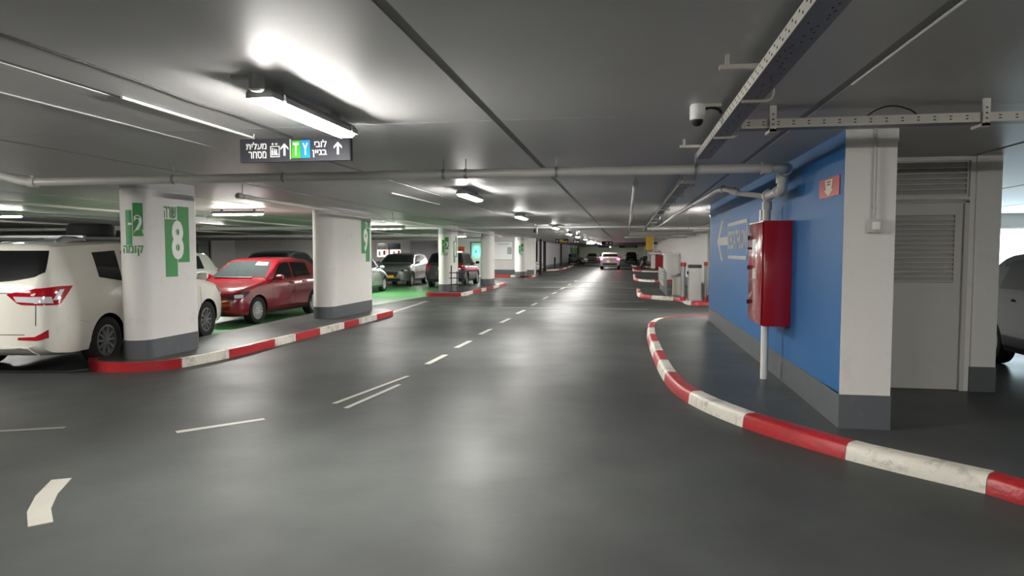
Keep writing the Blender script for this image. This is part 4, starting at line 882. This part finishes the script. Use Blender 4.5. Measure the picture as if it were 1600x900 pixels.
        patch('number_plate', M_YPLATE, (-1, 0, 0), [(-0.26, pz), (0.26, pz)], [(-0.26, pz + 0.115), (0.26, pz + 0.115)], off=0.014)
        if not P.get('own_tail'):
            for s in (1, -1):
                d = (-math.cos(0.75), s * math.sin(0.75), 0); U = ZV.cross(Vector(d).normalized()); cu = U.dot(Vector((xR + 0.14, s * wv * 0.86, 0))); tz = P.get('tz', tail - 0.12)
                patch('tail_lamp', P.get('tl', M_LAMPR), d, [(cu - 0.17, tz - 0.09), (cu + 0.17, tz - 0.09)], [(cu - 0.20, tz + 0.07), (cu + 0.20, tz + 0.07)], nx=8, nz=3)
        if not P.get('norb'): patch('rear_bumper', M_BLACK, (-1, 0, 0), [(-wv * 0.7, gc + 0.17), (wv * 0.7, gc + 0.17)], [(-wv * 0.72, gc + (0.36 if P.get('clad') else 0.24)), (wv * 0.72, gc + (0.36 if P.get('clad') else 0.24))])
        for s in (1, -1):
            mx = MB(); mx.lathe([(0.0, -0.09), (0.05, -0.085), (0.072, -0.04), (0.075, 0.04), (0.06, 0.085), (0.0, 0.095)], 'y', 12)
            mm = ob('mirror', mx, P['paint'], car, smooth=True); mm.location = (xc - 0.34, s * (wv + 0.10), bf + 0.10); mm.scale = (0.75, 1, 0.9)
            ob('mirror_arm', MB().obox((0, -s * 0.11, -0.04), (0.03, 0, 0), (0, 0.06, 0), (0, 0, 0.02)), M_BLACK, mm)
            for hx in (xm + 0.14, xq + 0.30):
                side('door_handle', P['paint'], s, [(hx - 0.09, br - 0.15), (hx + 0.09, br - 0.15)], [(hx - 0.09, br - 0.12), (hx + 0.09, br - 0.12)], off=0.028, nx=3, nz=1)
            for dx in (xc - 0.22, xm + 0.01, xq - 0.02):
                side('door_seam', M_BLACK, s, [(dx - 0.004, gc + 0.14), (dx + 0.004, gc + 0.14)], [(dx - 0.004, b_at(dx) - 0.06), (dx + 0.004, b_at(dx) - 0.06)], off=0.0015, nx=1, nz=10)
            side('sill', M_BLACK, s, [(-wb / 2 + Rw + 0.03, gc + 0.035), (wb / 2 - Rw - 0.03, gc + 0.035)], [(-wb / 2 + Rw + 0.03, gc + 0.11), (wb / 2 - Rw - 0.03, gc + 0.11)], off=0.004, nx=8, nz=1)
    ty, ri, bk = wheel_meshes(r, 0.21, P.get('spokes', 10), P.get('rimk', 0.66))
    ty.materials.append(M_RUBBER); ri.materials.append(P.get('rim', M_RIM)); bk.materials.append(M_BLACK)
    for me_ in (ty, ri): me_.shade_smooth(); me_.set_sharp_from_angle(angle=0.7)
    for ax in (wb / 2, -wb / 2):
        for s in (1, -1):
            w_ = bpy.data.objects.new('wheel', ty); COL.objects.link(w_); w_.parent = car; w_.location = (ax, s * (Wd / 2 - 0.125), r); w_.rotation_euler = (0, 0, 0 if s > 0 else math.pi)
            for nm, mm in (('rim', ri), ('brake_disc', bk)):
                q = bpy.data.objects.new(nm, mm); COL.objects.link(q); q.parent = w_
    patch.bvh = bvh
    return car, patch, side
HATCH = dict(L=4.06, W=1.70, H=1.50, wb=2.57, fo=0.76, r=0.31, gc=0.19, hood=0.98, nose=0.74, tail=1.00, xc=0.92, xrf=0.12, xrr=-1.28, xrb=-1.84, bf=0.93, br=1.02, xm=-0.30, xq=-1.10, paint=P_RED)
SUV = dict(L=4.45, W=1.84, H=1.66, wb=2.65, fo=0.87, r=0.345, gc=0.24, hood=1.08, nose=0.86, tail=1.10, xc=0.95, xrf=0.20, xrr=-1.65, xrb=-2.02, bf=1.02, br=1.10, xm=-0.28, xq=-1.20, paint=P_WH2, clad=1)
SEDAN = dict(L=4.55, W=1.80, H=1.46, wb=2.68, fo=0.88, r=0.315, gc=0.18, hood=0.96, nose=0.72, tail=1.02, xc=0.88, xrf=0.10, xrr=-0.95, xrb=-1.75, bf=0.92, br=0.98, xm=-0.30, xq=-1.0, paint=P_SILV)
def C(base, **k): d = dict(base); d.update(k); return d
# white minivan, near left
VAN = dict(L=5.13, W=1.91, H=1.80, wb=3.0, fo=0.93, r=0.345, gc=0.24, hood=1.12, nose=0.92, tail=1.20, xc=1.45, xrf=0.72, xrr=-2.45, xrb=-2.66, bf=1.08, br=1.20, xm=-0.05, xq=-0.95,
           paint=P_WHITE, quarter=(-1.06, -1.58, -1.60), rw=(1.24, 1.63), wrapglass=1, norb=1, rim=M_RIMD, spokes=10, own_tail=1, tumble=0.22, kr=0.86, Rr=0.42, pz=0.96)

van, vp, vs = make_car('minivan', 'dirty white minivan with a roof rack behind the column marked 8', (-8.55, 9.95), 98, VAN)
xRv = 1.5 + 0.93 - 5.13; van_bvh = vp.bvh
for s in (1, -1):
    d = Vector((-math.cos(0.62), s * math.sin(0.62), 0)).normalized(); U = Vector((0, 0, 1)).cross(d); cu = U.dot(Vector((xRv + 0.12, s * 0.82, 0)))
    # U increases towards +y*... orient outline so the point of the lamp faces the tailgate centre
    k = 1 if U.dot(Vector((0, s, 0))) > 0 else -1
    lo = [(cu - k * 0.40, 1.075), (cu - k * 0.28, 0.95), (cu + k * 0.12, 0.935), (cu + k * 0.16, 0.95)]; hi = [(cu - k * 0.40, 1.085), (cu - k * 0.12, 1.15), (cu + k * 0.16, 1.175), (cu + k * 0.30, 1.17)]
    tl = vp('tail_lamp', M_LAMPR, d, lo, hi, nx=14, nz=4, off=0.008)
    vp('reversing_lens', M_LAMPC, d, [(cu - k * 0.30, 0.985), (cu + k * 0.08, 0.96)], [(cu - k * 0.33, 1.055), (cu + k * 0.06, 1.045)], nx=8, nz=2, off=0.014, parent=tl)
    vp('reflector', M_LAMPC, d, [(cu + k * 0.07, 1.0), (cu + k * 0.13, 1.0)], [(cu + k * 0.15, 1.13), (cu + k * 0.20, 1.13)], nx=3, nz=2, off=0.014, parent=tl)
    vp('bumper_reflector', M_LAMPR, d, [(cu - k * 0.30, 0.50), (cu - k * 0.1, 0.49), (cu + k * 0.02, 0.52)], [(cu - k * 0.30, 0.53), (cu - k * 0.12, 0.54), (cu + k * 0.02, 0.63)], nx=8, nz=2, off=0.010)
    vp('tailgate_seam', M_BLACK, d, [(cu - k * 0.115, 0.68), (cu - k * 0.105, 0.68)], [(cu - k * 0.105, 0.95), (cu - k * 0.095, 0.95)], nx=1, nz=8, off=0.002)
NW = 64; NZ = 6; VV = []; FF = []
for j in range(NZ + 1):
    for i in range(NW + 1):
        t = -1 + 2 * i / NW; z0 = 1.235 + 0.07 * abs(t) ** 3; z = z0 + (1.64 - z0) * j / NZ
        a = t * math.radians(50 + 6 * j / NZ + (-5 if j == 0 else 0)); d = Vector((-math.cos(a), math.sin(a), 0)); o = Vector((xRv + 0.8, 0, z)) + d * 4
        h = van_bvh.ray_cast(o, -d); VV.append((h[0] if h[0] else Vector((xRv, 0, z))) + d * 0.014)

for j in range(NZ):
    for i in range(NW): FF.append((j * (NW + 1) + i, j * (NW + 1) + i + 1, (j + 1) * (NW + 1) + i + 1, (j + 1) * (NW + 1) + i))
ob('rear_window', MB().add(VV, FF), M_GLASSD, van, smooth=True, ang=60)
vp('bumper_seam', M_BLACK, (-1, 0, 0), [(-0.62, 0.562), (0.62, 0.562)], [(-0.62, 0.57), (0.62, 0.57)], nx=14, nz=1, off=0.002)
vp('bumper_step', P_WHITE, (-1, 0, 0), [(-0.70, 0.30), (0.70, 0.30)], [(-0.66, 0.40), (0.66, 0.40)], nx=14, nz=2, off=0.02)
vp('plate_recess_line', M_BLACK, (-1, 0, 0), [(-0.45, 1.092), (0.45, 1.092)], [(-0.45, 1.10), (0.45, 1.10)], nx=10, nz=1, off=0.003)
vp('model_badge', M_STEEL, (-1, 0, 0), [(-0.50, 0.73), (-0.30, 0.73)], [(-0.50, 0.745), (-0.30, 0.745)], nx=5, nz=1, off=0.004)
put_text('plate_number', '91', M_BLACK, van, (0, 0, 0), 0, width=0.07, height=0.07, bold=0.003)
pn = [c for c in van.children if c.name.startswith('plate_number')][0]; pn.rotation_euler = (0, 0, -H); pn.location = (xRv - 0.022, -0.20, 1.018)
vs('side_crease', M_STEEL, -1, [(-2.15, 0.70), (-1.93, 0.655)], [(-2.15, 0.704), (-1.93, 0.659)], nx=5, nz=1, off=0.002)
for s in (1, -1):
    ob('roof_rail', MB().tube([(-2.2, s * 0.70, 1.76), (-2.05, s * 0.70, 1.82), (0.4, s * 0.70, 1.84), (0.55, s * 0.70, 1.77)], 0.022, 8), M_STEEL, van, smooth=True)
for x in (-1.75, -0.5): ob('roof_bar', MB().obox((x, 0, 1.838), (0.035, 0, 0), (0, 0.80, 0), (0, 0, 0.016)), M_STEEL, van)
tr = thing('spare_tyre', (-8.22, 9.25, 1.855), label='black spare tyre lying on the roof rack of the minivan', cat='tyre')
ob('tyre', MB().lathe([(0.20, 0.0), (0.29, 0.0), (0.325, 0.03), (0.33, 0.06), (0.33, 0.14), (0.325, 0.17), (0.29, 0.2), (0.20, 0.2), (0.19, 0.1), (0.20, 0.0)], n=28, caps=False), M_RUBBER, tr, smooth=True)
ob('rim', MB().lathe([(0.0, 0.05), (0.16, 0.05), (0.20, 0.03), (0.205, 0.17), (0.19, 0.15), (0.16, 0.09), (0.0, 0.09)], n=20), M_RIMD, tr, smooth=True)
# red hatchback, nose towards the camera
red, rp_, rs_ = make_car('hatchback', 'red hatchback parked between the columns marked 8 and 9', (-8.97, 15.28), -92, C(HATCH, spokes=15, kf=0.72))
rp_('chrome_strip', M_CHROME, (1, 0, 0), [(-0.62, 0.555), (0, 0.50), (0.62, 0.555)], [(-0.62, 0.58), (0, 0.525), (0.62, 0.58)], off=0.014)
rp_('wiper', M_BLACK, (1, 0, 0), [(-0.6, 1.01), (0.4, 1.01)], [(-0.6, 1.03), (0.4, 1.03)], off=0.02, nz=1)
rp_('sun_visor', M_SIGNW, (1, 0, 0), [(0.18, 1.31), (0.50, 1.30)], [(0.17, 1.38), (0.46, 1.37)], off=0.008, nz=1, nx=4)
make_car('suv', 'white SUV with dark windows parked behind the red hatchback', (-13.7, 17.7), -86, C(SUV, paint=P_WH2))
make_car('suv', 'black SUV with a pale roof edge behind the red hatchback', (-12.9, 24.2), 94, C(SUV, paint=P_DARK, H=1.68))
make_car('hatchback', 'pale silver hatchback half hidden behind the column marked 9', (-10.62, 25.2), 93, C(HATCH, paint=P_SILV))
make_car('suv', 'grey crossover facing the lane beyond the column marked 9', (-10.95, 31.9), -88, C(SUV, paint=P_GREY, H=1.58, L=4.3, clad=0))
make_car('suv', 'black SUV with red tail lamps behind the rack column', (-8.20, 31.6), 92, C(SUV, paint=P_CHAR, L=4.4))
make_car('hatchback', 'white hatchback nosing out beside the dark post', (-8.5, 48.1), 0, C(HATCH, paint=P_WH2, L=4.2))
make_car('sedan', 'white saloon parked past the dark post before the panelled wall', (-8.85, 53.6), 0, C(SEDAN, paint=P_WH2))
make_car('hatchback', 'silver hatchback at the end of the panelled wall', (-7.2, 90.5), -20, C(HATCH, paint=P_SILV))
make_car('sedan', 'white car facing the lane against the far cream wall', (-5.4, 108.5), -90, C(SEDAN, paint=P_WH2))
make_car('sedan', 'maroon car half hidden by the driving car', (-3.0, 100), -90, C(SEDAN, paint=P_MAR))
make_car('suv', 'dark SUV facing the lane against the far cream wall', (0.75, 109), -90, C(SUV, paint=P_DARK))
make_car('sedan', 'pale crossover driving away with bright brake lights', (-1.53, 65.9), 90, C(SUV, paint=P_PALE, tl=M_BRAKE, H=1.60, W=1.86, rw=(1.20, 1.44)))
make_car('sedan', 'black car parked beside the narrow white pier', (5.72, 8.75, KERB), -90, C(HATCH, paint=P_DARK, W=1.78, H=1.54))

# ------------------------------------------------------------------ scooter on the far island
sc = thing('scooter', (1.35, 58.5, KERB), math.radians(100), label='black scooter parked on a far kerb island', cat='scooter')
for x in (-0.62, 0.62):
    ob('wheel', MB().lathe([(0.16, -0.05), (0.25, -0.045), (0.27, 0), (0.25, 0.045), (0.16, 0.05)], 'y', 18, (x, 0, 0.27), caps=False), M_RUBBER, sc, smooth=True)
    ob('hub', MB().lathe([(0.0, -0.03), (0.16, -0.03), (0.16, 0.03), (0.0, 0.03)], 'y', 14, (x, 0, 0.27)), M_RIMD, sc)
ob('body', MB().add([(x, y * k, z) for x, k, z0, z1 in ((-0.85, 0.6, 0.6, 0.75), (-0.5, 1, 0.4, 0.8), (-0.05, 1, 0.28, 0.72), (0.05, 1, 0.26, 0.36), (0.4, 1, 0.26, 0.4), (0.5, 1, 0.4, 0.98)) for y, z in ((-0.15, z0), (0.15, z0), (0.12, z1), (-0.12, z1))],
   [(i * 4 + k, i * 4 + (k + 1) % 4, i * 4 + 4 + (k + 1) % 4, i * 4 + 4 + k) for i in range(5) for k in range(4)] + [(0, 1, 2, 3), (20, 23, 22, 21)]), M_BLACK, sc, bevel=0.02)
ob('seat', bx(-0.85, -0.05, -0.14, 0.14, 0.74, 0.84), M_RUBBER, sc, bevel=0.03); ob('fork', MB().tube([(0.62, 0, 0.27), (0.48, 0, 1.02)], 0.035, 8), M_SIGND, sc)
ob('handlebar', MB().tube([(0.42, -0.32, 1.06), (0.46, 0, 1.02), (0.42, 0.32, 1.06)], 0.02, 8), M_BLACK, sc); ob('top_case', bx(-1.08, -0.75, -0.2, 0.2, 0.86, 1.16), M_BLACK, sc, bevel=0.04); ob('head_lamp', bx(0.5, 0.54, -0.09, 0.09, 0.84, 0.96), M_LAMPC, sc)
